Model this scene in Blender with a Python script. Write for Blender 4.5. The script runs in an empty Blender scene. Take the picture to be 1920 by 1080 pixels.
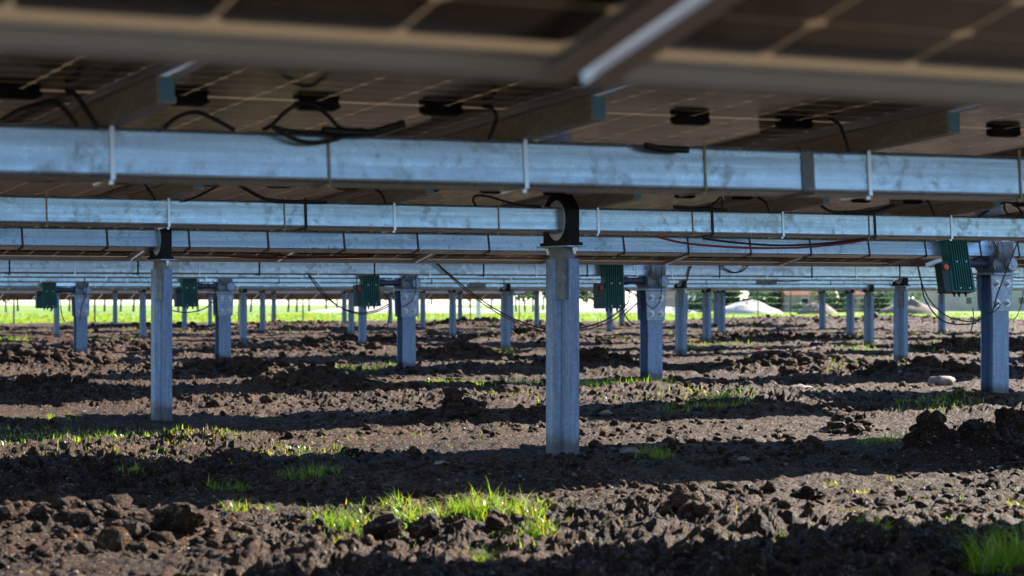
import bpy, math, random
import numpy as np
from mathutils import Vector, Matrix

random.seed(7)
RNG = np.random.default_rng(11)
S = bpy.context.scene
COL = S.collection

# ------------------------------------------------------------------ camera
CAM_H = 0.767                 # eye height above the soil
FPX = 4203.0                  # focal length in photograph pixels (1920 wide)
YH = 570.4                    # horizon row in the photograph
TH = 0.5021                   # the tracker rows run away to the right by this angle
cT, sT = math.cos(TH), math.sin(TH)

cam_d = bpy.data.cameras.new('camera')
cam = bpy.data.objects.new('camera', cam_d)
COL.objects.link(cam)
cam.location = (0, 0, CAM_H)
cam.rotation_euler = (math.radians(90) + math.atan((YH - 540) / FPX), 0, 0)
cam_d.sensor_width = 36
cam_d.lens = FPX / 1920 * 36
cam_d.clip_start = 0.05
cam_d.clip_end = 3000
cam_d.dof.use_dof = True
cam_d.dof.focus_distance = 13.0
cam_d.dof.aperture_fstop = 6.0
S.camera = cam

# ------------------------------------------------------------------ light
# direction to the sun: along the rows to the right, a little beyond them
sun_l, sun_p, sun_u = 1.65, 0.50, 1.0
sv = Vector((sun_l * cT - sun_p * sT, sun_l * sT + sun_p * cT, sun_u)).normalized()
SUN_EL = math.asin(sv.z)
SUN_AZ = math.atan2(sv.x, sv.y)      # clockwise from +Y
w = bpy.data.worlds.new('World')
S.world = w
w.use_nodes = True
nt = w.node_tree
bg = nt.nodes['Background']
sky = nt.nodes.new('ShaderNodeTexSky')
sky.sky_type = 'NISHITA'
sky.sun_disc = False
sky.sun_elevation = SUN_EL
sky.sun_rotation = SUN_AZ
sky.air_density = 1.0
sky.dust_density = 0.1
sky.ozone_density = 5.0
nt.links.new(sky.outputs[0], bg.inputs[0])
bg.inputs[1].default_value = 0.085

sun_d = bpy.data.lights.new('sun', 'SUN')
sun_d.energy = 5.0
sun_d.angle = math.radians(0.5)
sun_d.color = (1.0, 0.93, 0.82)
sun = bpy.data.objects.new('sun', sun_d)
COL.objects.link(sun)
sun.rotation_euler = sv.to_track_quat('Z', 'Y').to_euler()

S.view_settings.view_transform = 'Standard'
S.view_settings.look = 'None'
S.view_settings.exposure = 1.88
S.view_settings.gamma = 1.0
S.render.engine = 'CYCLES'


# ------------------------------------------------------------------ coordinates
def P(l, d, z=0.0):
    """row frame (l along the rows, d across them) -> world"""
    return Vector((l * cT - d * sT, l * sT + d * cT, z))


def LD(x, y):
    return x * cT + y * sT, -x * sT + y * cT


def gbase(l, d):
    return 0.002 * np.clip(l, -20, 60) - 0.0011 * np.clip(d, 0, 80)


def px_ground(x, y):
    Z = CAM_H * FPX / (y - YH)
    return (x - 960) / FPX * Z, Z


def px_plane(x, y, d):
    """pixel -> point on the upright plane that stands on a row at distance d"""
    u = (x - 960) / FPX
    l = d * (u * cT + sT) / (cT - u * sT)
    Z = l * sT + d * cT
    return l, CAM_H + (YH - y) / FPX * Z


# rows
D1, PITCH = 5.3037, 4.5514
NROW = 17
TUBE = 0.126
MODW, MODL = 1.13, 2.30
MPITCH = 1.15
TILT = {0: 14.5, 1: 3.8, 2: 3.8, 3: 12.2, 4: 1.5, 5: 2.5, 6: 3.0, 7: 3.5, 16: 21.0}
TOFF = {0: 0.01, 1: -0.009, 2: 0.0539, 3: 0.0665, 4: -0.032, 5: -0.011, 6: -0.0133, 7: -0.0347, 8: -0.02, 9: 0.0, 10: 0.03, 11: 0.05, 12: 0.075, 13: 0.10, 14: 0.12, 15: 0.13, 16: 0.10}
COLS = {0: -2.1, 1: 5.2028, 2: 12.4875, 3: 19.7484, 4: 27.2708, 5: 34.7828, 6: 41.7447}
SKEW = -0.4928


def rowd(k): return D1 + PITCH * (k - 1)
def coll(k, c): return COLS[c] + SKEW * (k - 3)
def toff(k): return TOFF.get(k, -0.04)
SLOPE = {1: 0.0064}
def tube_z(k, l): return 1.1367 + toff(k) + SLOPE.get(k, 0.002) * l - 0.0011 * rowd(k)
def tilt(k): return math.radians(TILT.get(k, 3.0))


# ------------------------------------------------------------------ mesh builder
class MB:
    def __init__(s):
        s.v, s.f, s.m, s.sm = [], [], [], []

    def add(s, vs, fs, mi=0, smooth=False):
        o = len(s.v)
        s.v += [tuple(a) for a in vs]
        for f in fs:
            s.f.append(tuple(i + o for i in f)); s.m.append(mi); s.sm.append(smooth)
        return s

    def box(s, x0, x1, y0, y1, z0, z1, mi=0):
        v = [(x0, y0, z0), (x1, y0, z0), (x1, y1, z0), (x0, y1, z0),
             (x0, y0, z1), (x1, y0, z1), (x1, y1, z1), (x0, y1, z1)]
        return s.add(v, [(0, 3, 2, 1), (4, 5, 6, 7), (0, 1, 5, 4), (1, 2, 6, 5), (2, 3, 7, 6), (3, 0, 4, 7)], mi)

    def prism(s, poly, axis, lo, hi, mi=0, smooth=False):
        """poly: ccw 2d outline; axis 0/1/2 is the extrusion axis"""
        def put(a, b, t):
            return [(t, a, b), (a, t, b), (a, b, t)][axis]
        n = len(poly)
        va = [put(a, b, lo) for a, b in poly]
        vb = [put(a, b, hi) for a, b in poly]
        s.add(va + vb, [(i, (i + 1) % n, n + (i + 1) % n, n + i) for i in range(n)], mi, smooth)
        s.add(va, [tuple(range(n - 1, -1, -1))], mi)
        s.add(vb, [tuple(range(n))], mi)
        return s

    def tube(s, path, r, n=6, mi=0, cap=True):
        path = [Vector(p) for p in path]
        rings = []
        up = Vector((0, 0, 1))
        for i, p in enumerate(path):
            t = (path[min(i + 1, len(path) - 1)] - path[max(i - 1, 0)])
            if t.length < 1e-9: t = Vector((1, 0, 0))
            t.normalize()
            a = t.cross(up)
            if a.length < 0.05: a = t.cross(Vector((1, 0, 0)))
            a.normalize(); b = a.cross(t)
            rr = r[i] if isinstance(r, (list, tuple)) else r
            rings.append([p + (a * math.cos(q) + b * math.sin(q)) * rr for q in [2 * math.pi * j / n for j in range(n)]])
        vs = [v for ring in rings for v in ring]
        fs = []
        for i in range(len(path) - 1):
            for j in range(n):
                fs.append((i * n + j, (i + 1) * n + j, (i + 1) * n + (j + 1) % n, i * n + (j + 1) % n))
        s.add(vs, fs, mi, True)
        if cap:
            s.add(rings[0], [tuple(range(n))], mi)
            s.add(rings[-1], [tuple(range(n - 1, -1, -1))], mi)
        return s

    def cyl(s, p0, p1, r, n=14, mi=0):
        return s.tube([p0, p1], r, n, mi)

    def mesh(s, name, mats):
        me = bpy.data.meshes.new(name)
        me.from_pydata(s.v, [], s.f)
        for m in (mats if isinstance(mats, (list, tuple)) else [mats]):
            me.materials.append(m)
        me.polygons.foreach_set('material_index', s.m)
        me.polygons.foreach_set('use_smooth', s.sm)
        me.update()
        return me


def link(name, me, parent=None, loc=None, rot=None):
    o = bpy.data.objects.new(name, me)
    COL.objects.link(o)
    if parent is not None: o.parent = parent
    if loc is not None: o.location = loc
    if rot is not None: o.rotation_euler = rot
    return o


def tag(o, label, cat, group=None):
    o['label'] = label; o['category'] = cat
    if group: o['group'] = group
    return o


def kind(o, k):
    o['kind'] = k
    return o


ORD = ['first', 'second', 'third', 'fourth', 'fifth', 'sixth', 'seventh', 'eighth', 'ninth', 'tenth', 'eleventh',
       'twelfth', 'thirteenth', 'fourteenth', 'fifteenth', 'sixteenth', 'seventeenth', 'eighteenth']


# ------------------------------------------------------------------ materials
def mat(name, base, rough=0.6, metal=0.0, spec=0.5):
    m = bpy.data.materials.new(name)
    m.use_nodes = True
    b = m.node_tree.nodes['Principled BSDF']
    b.inputs['Base Color'].default_value = (*base, 1)
    b.inputs['Roughness'].default_value = rough
    b.inputs['Metallic'].default_value = metal
    b.inputs['Specular IOR Level'].default_value = spec
    return m


def N(m, t, **kw):
    n = m.node_tree.nodes.new(t)
    for k, v in kw.items():
        if k in n.inputs.keys(): n.inputs[k].default_value = v
        else: setattr(n, k, v)
    return n


def L(m, a, b): m.node_tree.links.new(a, b)


def ramp(m, fac, stops):
    r = N(m, 'ShaderNodeValToRGB')
    el = r.color_ramp.elements
    while len(el) < len(stops): el.new(0.5)
    for e, (p, c) in zip(el, stops):
        e.position = p
        e.color = (*c, 1) if len(c) == 3 else c
    L(m, fac, r.inputs[0])
    return r.outputs[0]


def noise(m, scale, detail=4.0, vec=None, rough=0.6):
    n = N(m, 'ShaderNodeTexNoise')
    n.inputs['Scale'].default_value = scale
    n.inputs['Detail'].default_value = detail
    n.inputs['Roughness'].default_value = rough
    if vec is not None: L(m, vec, n.inputs['Vector'])
    return n.outputs['Fac']


def coords(m, which='Object', scale=(1, 1, 1)):
    t = N(m, 'ShaderNodeTexCoord')
    mp = N(m, 'ShaderNodeMapping')
    mp.inputs['Scale'].default_value = scale
    L(m, t.outputs[which], mp.inputs['Vector'])
    return mp.outputs[0]


def bsdf(m): return m.node_tree.nodes['Principled BSDF']


def bump(m, h, strength, dist):
    b = N(m, 'ShaderNodeBump')
    b.inputs['Strength'].default_value = strength
    b.inputs['Distance'].default_value = dist
    L(m, h, b.inputs['Height'])
    L(m, b.outputs[0], bsdf(m).inputs['Normal'])


def mixc(m, fac, a, b, mode='MIX'):
    x = N(m, 'ShaderNodeMix', data_type='RGBA', blend_type=mode)
    for s_, v in ((6, a), (7, b)):
        if isinstance(v, tuple): x.inputs[s_].default_value = (*v, 1)
        else: L(m, v, x.inputs[s_])
    if isinstance(fac, float): x.inputs[0].default_value = fac
    else: L(m, fac, x.inputs[0])
    return x.outputs[2]


def galvanised(name, base=(0.62, 0.66, 0.70), stain=0.5, streak=(6, 60, 60), metal=0.75, rough=0.38, thresh=0.62, mud=False, spangle=0.7, sscale=75):
    m = mat(name, base, rough, metal)
    v = coords(m, 'Object', streak)
    n1 = noise(m, 1.0, 5, v)
    v2 = coords(m, 'Object', (1, 1, 1))
    n2 = noise(m, 26, 6, v2)
    n3 = noise(m, 3.2, 4, v2)
    dark = tuple(c * 0.55 for c in base)
    n1s = ramp(m, n1, [(0.35, (0, 0, 0)), (0.65, (1, 1, 1))])
    c1 = mixc(m, n1s, tuple(c * 0.68 for c in base), base)
    # crystalline zinc spangle
    vo = N(m, 'ShaderNodeTexVoronoi'); vo.inputs['Scale'].default_value = sscale
    L(m, v2, vo.inputs['Vector'])
    sp = ramp(m, vo.outputs['Color'], [(0.2, (0.80,) * 3), (0.8, (1.12,) * 3)])
    c1 = mixc(m, spangle, c1, sp, 'MULTIPLY')
    # worn dark patches where two noises agree
    mul = N(m, 'ShaderNodeMath', operation='MULTIPLY')
    L(m, n2, mul.inputs[0]); L(m, n3, mul.inputs[1])
    mk = ramp(m, mul.outputs[0], [(thresh * 0.5, (0, 0, 0)), (thresh * 0.5 + 0.09, (stain, stain, stain))])
    c2 = mixc(m, mk, c1, (dark[0], dark[1] * 0.95, dark[2] * 0.9))
    if mud:
        g = N(m, 'ShaderNodeNewGeometry'); sx = N(m, 'ShaderNodeSeparateXYZ')
        L(m, g.outputs['Position'], sx.inputs[0])
        nn = noise(m, 18, 6, v2)
        ad = N(m, 'ShaderNodeMath', operation='MULTIPLY_ADD'); ad.inputs[1].default_value = -0.13; L(m, nn, ad.inputs[0]); L(m, sx.outputs[2], ad.inputs[2])
        mm = ramp(m, ad.outputs[0], [(0.0, (0.7,) * 3), (0.06, (0, 0, 0))])
        c2 = mixc(m, mm, c2, (0.07, 0.042, 0.026))
    L(m, c2, bsdf(m).inputs['Base Color'])
    r = N(m, 'ShaderNodeMapRange')
    r.inputs['To Min'].default_value = rough - 0.1
    r.inputs['To Max'].default_value = rough + 0.18
    L(m, n2, r.inputs['Value'])
    L(m, r.outputs[0], bsdf(m).inputs['Roughness'])
    bump(m, n1, 0.05, 0.01)
    return m


M = {}
M['tube'] = galvanised('galvanised_tube', (0.62, 0.82, 1.0), 0.95, (0.9, 42, 42), 0.8, 0.27, 0.56, spangle=0.35, sscale=190)
M['post'] = galvanised('galvanised_post', (0.25, 0.34, 0.50), 0.45, (50, 50, 3), 0.6, 0.42, mud=True)
M['plate'] = galvanised('galvanised_plate', (0.40, 0.49, 0.63), 0.4, (20, 20, 20), 0.55, 0.42)
M['cast'] = galvanised('cast_grey', (0.24, 0.26, 0.29), 0.35, (30, 30, 30), 0.25, 0.45)
M['purlin'] = galvanised('purlin_zinc', (0.44, 0.38, 0.27), 0.4, (30, 5, 30), 0.35, 0.45)
M['strap'] = mat('strap_zinc', (0.72, 0.75, 0.78), 0.3, 0.8)
M['strap_dark'] = mat('strap_dark', (0.03, 0.03, 0.035), 0.6)
M['alu'] = mat('anodised_aluminium', (0.46, 0.47, 0.49), 0.40, 0.6)
M['black'] = mat('black_polymer', (0.006, 0.006, 0.007), 0.6, 0.0, 0.25)
M['rubber'] = mat('cable_rubber', (0.012, 0.012, 0.013), 0.5)
M['redcable'] = mat('red_cable', (0.32, 0.02, 0.02), 0.45)
M['bush'] = mat('cream_bushing', (0.62, 0.60, 0.54), 0.5)
M['bolt'] = mat('bolt_zinc', (0.55, 0.57, 0.60), 0.35, 0.8)
M['endcap'] = mat('end_cap_sky_teal', (0.07, 0.17, 0.22), 0.5, 0.2)  # sky reflection on the purlin ends is put into this teal
M['motor'] = mat('motor_paint', (0.05, 0.055, 0.10), 0.45)
M['green'] = mat('teal_green_paint', (0.004, 0.115, 0.085), 0.42)
_n = noise(M['green'], 9, 5, coords(M['green']))
L(M['green'], ramp(M['green'], _n, [(0.3, (0.003, 0.085, 0.066)), (0.75, (0.008, 0.14, 0.105))]), bsdf(M['green']).inputs['Base Color'])
M['darkgreen'] = mat('dark_green_plastic', (0.006, 0.03, 0.028), 0.5)
M['knob_red'] = mat('darker_red_knob', (0.35, 0.02, 0.015), 0.5)  # plain darker red than the nearest box's knob
M['knob_dark'] = mat('dark_maroon_knob', (0.03, 0.012, 0.012), 0.7)  # near-black maroon for the knobs of the farthest boxes
M['knob'] = mat('orange_red_knob', (0.85, 0.13, 0.02), 0.4)

# rear of the cells: dark silicon under glass
m = M['cell'] = mat('cell_rear', (0.020, 0.017, 0.018), 0.07, 0.0, 0.5)
v = coords(m, 'Object', (1, 1, 1))
n1 = noise(m, 2.2, 4, v)
L(m, ramp(m, n1, [(0.3, (0.020, 0.013, 0.009)), (0.8, (0.045, 0.028, 0.018))]), bsdf(m).inputs['Base Color'])
L(m, ramp(m, noise(m, 5, 5, v), [(0.3, (0.10,) * 3), (0.8, (0.2,) * 3)]), bsdf(m).inputs['Roughness'])

# glass between the cells lets daylight through
m = M['sheet'] = bpy.data.materials.new('white_translucent_backsheet')
m.use_nodes = True
tr = N(m, 'ShaderNodeBsdfTranslucent'); tr.inputs[0].default_value = (0.54, 0.45, 0.34, 1)
di = N(m, 'ShaderNodeBsdfDiffuse'); di.inputs[0].default_value = (0.5, 0.47, 0.42, 1)
mx = N(m, 'ShaderNodeMixShader'); mx.inputs[0].default_value = 0.35
L(m, tr.outputs[0], mx.inputs[1]); L(m, di.outputs[0], mx.inputs[2])
gl = N(m, 'ShaderNodeBsdfGlossy'); gl.inputs['Roughness'].default_value = 0.1
fr = N(m, 'ShaderNodeFresnel'); fr.inputs[0].default_value = 1.45
mx2 = N(m, 'ShaderNodeMixShader')
L(m, fr.outputs[0], mx2.inputs[0]); L(m, mx.outputs[0], mx2.inputs[1]); L(m, gl.outputs[0], mx2.inputs[2])
L(m, mx2.outputs[0], m.node_tree.nodes['Material Output'].inputs[0])


def soil_material(name, dark=1.0):
    m = mat(name, (0.07, 0.05, 0.038), 0.8, 0.0, 0.15)
    v = coords(m, 'Object', (1, 1, 1))
    n1 = noise(m, 0.7, 5, v)
    n2 = noise(m, 9, 6, v, 0.7)
    n3 = noise(m, 55, 4, v, 0.7)
    c = ramp(m, n1, [(0.3, (0.040 * dark, 0.020 * dark, 0.011 * dark)), (0.7, (0.125 * dark, 0.064 * dark, 0.034 * dark))])
    c2 = ramp(m, n2, [(0.34, (0.30, 0.30, 0.30)), (0.68, (1.35, 1.28, 1.2))])
    c3 = mixc(m, 1.0, c, c2, 'MULTIPLY')
    # pale specks: straw and grit, with glints off the crumbs painted in
    n4 = noise(m, 75, 3, v, 0.6)
    mk = ramp(m, n4, [(0.60, (0, 0, 0)), (0.68, (0.9,) * 3)])
    c3 = mixc(m, mk, c3, (0.33, 0.215, 0.135))
    n5 = noise(m, 31, 2, v, 0.5)
    mk5 = ramp(m, n5, [(0.66, (0, 0, 0)), (0.72, (0.8,) * 3)])
    c4 = mixc(m, mk5, c3, (0.40, 0.29, 0.20))
    L(m, c4, bsdf(m).inputs['Base Color'])
    L(m, ramp(m, n2, [(0.3, (0.6,) * 3), (0.75, (0.95,) * 3)]), bsdf(m).inputs['Roughness'])
    add = N(m, 'ShaderNodeMath', operation='ADD')
    L(m, n2, add.inputs[0]); L(m, n3, add.inputs[1])
    bump(m, add.outputs[0], 1.0, 0.06)
    return m


M['soil'] = soil_material('tilled_soil')
M['clod'] = soil_material('clod_soil', 0.95)
M['stone'] = mat('pale_stone', (0.36, 0.31, 0.27), 0.8)
_v = coords(M['stone']); L(M['stone'], ramp(M['stone'], noise(M['stone'], 12, 5, _v), [(0.3, (0.12, 0.09, 0.07)), (0.75, (0.30, 0.24, 0.19))]), bsdf(M['stone']).inputs['Base Color'])


def leaf_material(name, col, trans=0.5, vary=0.5):
    m = bpy.data.materials.new(name)
    m.use_nodes = True
    d = N(m, 'ShaderNodeBsdfDiffuse'); t = N(m, 'ShaderNodeBsdfTranslucent')
    v = coords(m, 'Object', (1, 1, 1))
    n = noise(m, 6.0, 3, v)
    lo = (col[0] * (1 - vary * 0.5), col[1] * (1 - vary * 0.4), col[2] * (1 - vary * 0.3))
    hi = (min(1, col[0] * (1 + vary)), col[1] * (1 + vary * 0.5), col[2])
    c = ramp(m, n, [(0.3, lo), (0.7, hi)])
    L(m, c, d.inputs[0]); L(m, c, t.inputs[0])
    mx = N(m, 'ShaderNodeMixShader'); mx.inputs[0].default_value = trans
    L(m, d.outputs[0], mx.inputs[1]); L(m, t.outputs[0], mx.inputs[2])
    g = N(m, 'ShaderNodeBsdfGlossy'); g.inputs['Roughness'].default_value = 0.35
    mx2 = N(m, 'ShaderNodeMixShader'); mx2.inputs[0].default_value = 0.06
    L(m, mx.outputs[0], mx2.inputs[1]); L(m, g.outputs[0], mx2.inputs[2])
    L(m, mx2.outputs[0], m.node_tree.nodes['Material Output'].inputs[0])
    return m


M['grass'] = leaf_material('grass_blade', (0.17, 0.32, 0.012), 0.6, 0.9)
M['grass_y'] = leaf_material('grass_yellow', (0.34, 0.28, 0.04), 0.5, 0.5)
M['leaf'] = leaf_material('tree_leaf', (0.05, 0.10, 0.03), 0.35, 0.4)
M['leaf2'] = leaf_material('bush_leaf', (0.06, 0.13, 0.05), 0.35, 0.4)
M['bark'] = mat('bark', (0.09, 0.075, 0.065), 0.9)
M['fence'] = mat('fence_post_green', (0.02, 0.03, 0.025), 0.6)
M['wire'] = mat('fence_wire', (0.15, 0.16, 0.16), 0.5, 0.6)
M['field'] = mat('green_field', (0.16, 0.28, 0.03), 0.85)
m = M['field']; v = coords(m, 'Object', (1, 1, 1))
n1 = noise(m, 0.12, 6, v); n2 = noise(m, 2.5, 5, v)
c1 = ramp(m, n1, [(0.35, (0.07, 0.16, 0.006)), (0.6, (0.20, 0.31, 0.008)), (0.8, (0.28, 0.29, 0.03))])
c2 = ramp(m, n2, [(0.3, (0.65,) * 3), (0.7, (1.2,) * 3)])
L(m, mixc(m, 1.0, c1, c2, 'MULTIPLY'), bsdf(m).inputs['Base Color'])
bump(m, n2, 0.6, 0.08)
M['gravel'] = mat('pale_gravel', (0.55, 0.50, 0.44), 0.9)
m = M['gravel']; L(m, ramp(m, noise(m, 1.2, 6, coords(m)), [(0.3, (0.34, 0.30, 0.26)), (0.7, (0.62, 0.57, 0.50))]), bsdf(m).inputs['Base Color'])
M['spoil'] = mat('brown_spoil', (0.16, 0.12, 0.09), 0.9)
m = M['spoil']; L(m, ramp(m, noise(m, 1.6, 6, coords(m)), [(0.3, (0.10, 0.08, 0.06)), (0.7, (0.22, 0.17, 0.13))]), bsdf(m).inputs['Base Color'])
M['render_white'] = mat('white_render', (0.80, 0.79, 0.76), 0.85)
M['render_pink'] = mat('pink_render', (0.45, 0.33, 0.29), 0.85)
M['render_cream'] = mat('cream_render', (0.55, 0.50, 0.42), 0.85)
for _k in ('render_white', 'render_pink', 'render_cream'):
    m = M[_k]; b0 = bsdf(m).inputs['Base Color'].default_value[:3]
    L(m, ramp(m, noise(m, 0.8, 6, coords(m)), [(0.3, tuple(c * 0.75 for c in b0)), (0.7, b0)]), bsdf(m).inputs['Base Color'])
M['roof'] = mat('red_tile', (0.34, 0.10, 0.05), 0.8)
m = M['roof']; L(m, ramp(m, noise(m, 3, 5, coords(m)), [(0.3, (0.24, 0.07, 0.04)), (0.7, (0.42, 0.14, 0.07))]), bsdf(m).inputs['Base Color'])
M['glass'] = mat('window_glass', (0.03, 0.04, 0.05), 0.1)
M['red_plastic'] = mat('red_plastic', (0.7, 0.04, 0.02), 0.4)

# ------------------------------------------------------------------ noise for the ground
_LAT = RNG.random((512, 512)).astype(np.float64)


def vnoise(x, y):
    xi = np.floor(x).astype(int); yi = np.floor(y).astype(int)
    fx = x - xi; fy = y - yi
    fx = fx * fx * fx * (fx * (fx * 6 - 15) + 10); fy = fy * fy * fy * (fy * (fy * 6 - 15) + 10)
    a = _LAT[xi & 511, yi & 511]; b = _LAT[(xi + 1) & 511, yi & 511]
    c = _LAT[xi & 511, (yi + 1) & 511]; d = _LAT[(xi + 1) & 511, (yi + 1) & 511]
    return (a * (1 - fx) + b * fx) * (1 - fy) + (c * (1 - fx) + d * fx) * fy


_PX = RNG.random((512, 512)); _PY = RNG.random((512, 512)); _PS = RNG.random((512, 512))


def lumps(x, y):
    """rounded clods: height of the tallest half-ball that covers the point"""
    xi = np.floor(x).astype(int); yi = np.floor(y).astype(int)
    best = np.zeros_like(x)
    for dx in (-1, 0, 1):
        for dy in (-1, 0, 1):
            cx = (xi + dx); cy = (yi + dy)
            px = cx + _PX[cx & 511, cy & 511]; py = cy + _PY[cx & 511, cy & 511]
            r = 0.25 + 0.55 * _PS[cx & 511, cy & 511]
            q = 1 - ((x - px) ** 2 + (y - py) ** 2) / (r * r)
            best = np.maximum(best, np.sqrt(np.clip(q, 0, None)) * r)
    return best


def soft(a, b, x):
    t = np.clip((x - a) / (b - a), 0, 1)
    return t * t * (3 - 2 * t)


MOUNDS = []      # (x, y, radius along x, radius along y, height)
for (px, py, wpx, hgt, dep) in [(1830, 862, 105, 0.19, 0.30), (1745, 850, 40, 0.17, 0.2), (1900, 850, 60, 0.2, 0.3),
                                (110, 990, 170, 0.075, 0.30), (330, 1005, 60, 0.05, 0.2),
                                (1310, 965, 35, 0.04, 0.12), (860, 790, 80, 0.11, 0.35), (1000, 775, 60, 0.06, 0.3),
                                (600, 735, 120, 0.10, 0.5), (60, 735, 120, 0.10, 0.5), (1600, 805, 60, 0.07, 0.3),
                                (1480, 690, 140, 0.13, 0.8), (1700, 700, 160, 0.10, 0.8), (620, 665, 90, 0.18, 0.9), (240, 660, 90, 0.14, 0.9),
                                (860, 675, 90, 0.16, 0.9), (1120, 690, 90, 0.14, 0.8), (60, 690, 120, 0.16, 0.8), (450, 700, 120, 0.13, 0.8),
                                (1450, 640, 160, 0.12, 1.6), (1000, 640, 120, 0.14, 1.6), (1850, 660, 120, 0.15, 1.4),
                                (680, 640, 120, 0.10, 1.5), (560, 618, 150, 0.22, 3), (1250, 618, 300, 0.16, 3), (900, 612, 150, 0.22, 3),
                                (1700, 610, 250, 0.25, 3), (250, 618, 200, 0.15, 3), (1500, 606, 250, 0.2, 4)]:
    X, Y = px_ground(px, py)
    MOUNDS.append((X, Y, wpx / FPX * Y, dep, hgt))


def ground_z(x, y, fine=True):
    x = np.asarray(x, float); y = np.asarray(y, float)
    l = x * cT + y * sT; d = -x * sT + y * cT
    z = gbase(l, d)
    far = soft(18, 40, y)
    # long low swells, then tilth; rougher from the fourth row on
    z = z + (vnoise(x * 0.35 + 3, y * 0.30 + 9) - 0.5) * (0.03 + 0.04 * soft(8, 14, y))
    amp = 0.55 + 0.75 * soft(0.45, 0.72, vnoise(x * 0.5 + 40, y * 0.42 + 17)) + 0.35 * far
    z = z + (vnoise(x * 1.7, y * 1.5) - 0.5) * 0.055 * amp
    for (mx_, my_, rx, ry, hh) in MOUNDS:
        q = ((x - mx_) / rx) ** 2 + ((y - my_) / ry) ** 2
        wob = 0.75 + 0.5 * vnoise(x * 5 + 5, y * 4 + 2)
        z = z + hh * np.exp(-q * 1.2) * np.where(q < 6, wob, 1)
    if fine:
        wx = x + (vnoise(x * 9, y * 9) - 0.5) * 0.12; wy = y + (vnoise(x * 9 + 50, y * 9 + 50) - 0.5) * 0.12
        z = z + lumps(wx * 2.6, wy * 2.2) * 0.040 * amp * soft(0.42, 0.62, vnoise(x * 1.1 + 90, y * 0.9 + 33))
        z = z + lumps(wx * 6.5 + 11, wy * 5.6 + 7) * 0.036 * amp
        z = z + lumps(wx * 14 + 3, wy * 12 + 29) * 0.030 * amp
        z = z + lumps(wx * 27 + 31, wy * 24 + 5) * 0.018 * amp
        z = z + (vnoise(x * 45, y * 40) - 0.5) * 0.022 * amp - 0.030 * amp
    return z


# ------------------------------------------------------------------ ground
us = np.linspace(-0.36, 0.36, 620)
ys = np.exp(np.linspace(math.log(3.2), math.log(118), 1000))
U, Y = np.meshgrid(us, ys)
X = U * Y
Zg = ground_z(X, Y)
# the tilth runs out in the grass beyond the fence
edge = soft(96, 112, Y + X * -0.35)
Zg = Zg - edge * 0.25
nv = U.size
me = bpy.data.meshes.new('soil')
vv = np.stack([X.ravel(), Y.ravel(), Zg.ravel()], 1).astype(np.float32)
r, c = U.shape
ii = (np.arange(r - 1)[:, None] * c + np.arange(c - 1)[None]).ravel()
quads = np.stack([ii, ii + 1, ii + c + 1, ii + c], 1).astype(np.int32)
me.vertices.add(nv); me.vertices.foreach_set('co', vv.ravel())
me.loops.add(quads.size); me.loops.foreach_set('vertex_index', quads.ravel())
me.polygons.add(len(quads))
me.polygons.foreach_set('loop_start', np.arange(0, quads.size, 4, dtype=np.int32))
me.polygons.foreach_set('use_smooth', np.zeros(len(quads), dtype=bool))
me.update(calc_edges=True)
me.materials.append(M['soil'])
kind(link('soil', me), 'structure')

# a plain sheet of ground to the horizon, soil near the rows and meadow beyond
b = MB()
b.add([(-1500, -60, 0), (1500, -60, 0), (1500, 40, 0), (-1500, 40, 0)], [(0, 1, 2, 3)])
o = link('ground', b.mesh('ground', M['soil'])); o.location.z = -0.14; kind(o, 'structure')
b = MB()
b.add([(-1500, 40, 0), (1500, 40, 0), (1500, 2400, 0), (-1500, 2400, 0)], [(0, 1, 2, 3)])
o = link('meadow', b.mesh('meadow', M['field'])); o.location.z = -0.14; kind(o, 'structure')

# ------------------------------------------------------------------ solar modules
FR = 0.035       # frame depth
TOPZ = FR


def frame_mesh():
    b = MB()
    W, Ln = MODW / 2, MODL / 2
    t = 0.006
    # outer walls
    b.box(-W, -W + t, -Ln, Ln, 0, FR); b.box(W - t, W, -Ln, Ln, 0, FR)
    b.box(-W + t, W - t, -Ln, -Ln + t, 0, FR); b.box(-W + t, W - t, Ln - t, Ln, 0, FR)
    # bottom flanges, wide on the long sides
    b.box(-W + t, -W + 0.032, -Ln + t, Ln - t, 0.0006, 0.0026); b.box(W - 0.032, W - t, -Ln + t, Ln - t, 0.0006, 0.0026)
    b.box(-W + 0.032, W - 0.032, -Ln + t, -Ln + 0.014, 0.0006, 0.0026); b.box(-W + 0.032, W - 0.032, Ln - 0.014, Ln - t, 0.0006, 0.0026)
    # seat under the laminate
    b.box(-W + t, -W + 0.012, -Ln + t, Ln - t, 0.024, 0.027); b.box(W - 0.012, W - t, -Ln + t, Ln - t, 0.024, 0.027)
    b.box(-W + 0.012, W - 0.012, -Ln + t, -Ln + 0.012, 0.024, 0.027); b.box(-W + 0.012, W - 0.012, Ln - 0.012, Ln - t, 0.024, 0.027)
    return b.mesh('panel_frame', M['alu'])


def sheet_mesh():
    b = MB(); W, Ln = MODW / 2 - 0.006, MODL / 2 - 0.006
    b.box(-W, W, -Ln, Ln, 0.0285, 0.0315)
    return b.mesh('backsheet', M['sheet'])


CW, CH = 0.1805, 0.0893


def cell_poly(x, y, w=CW, h=CH, z=0.0279, ch=0.010):
    a, c = w / 2, h / 2
    p = [(-a + ch, -c), (a - ch, -c), (a, -c + ch), (a, c - ch), (a - ch, c), (-a + ch, c), (-a, c - ch), (-a, -c + ch)]
    return [(x + q[0], y + q[1], z) for q in p]


CELLX = [(i - 2.5) * 0.1845 for i in range(6)]
CELLY = [s * (0.012 + 0.0455 + j * 0.0918) for s in (-1, 1) for j in range(12)]
CELLY.sort()


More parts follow.
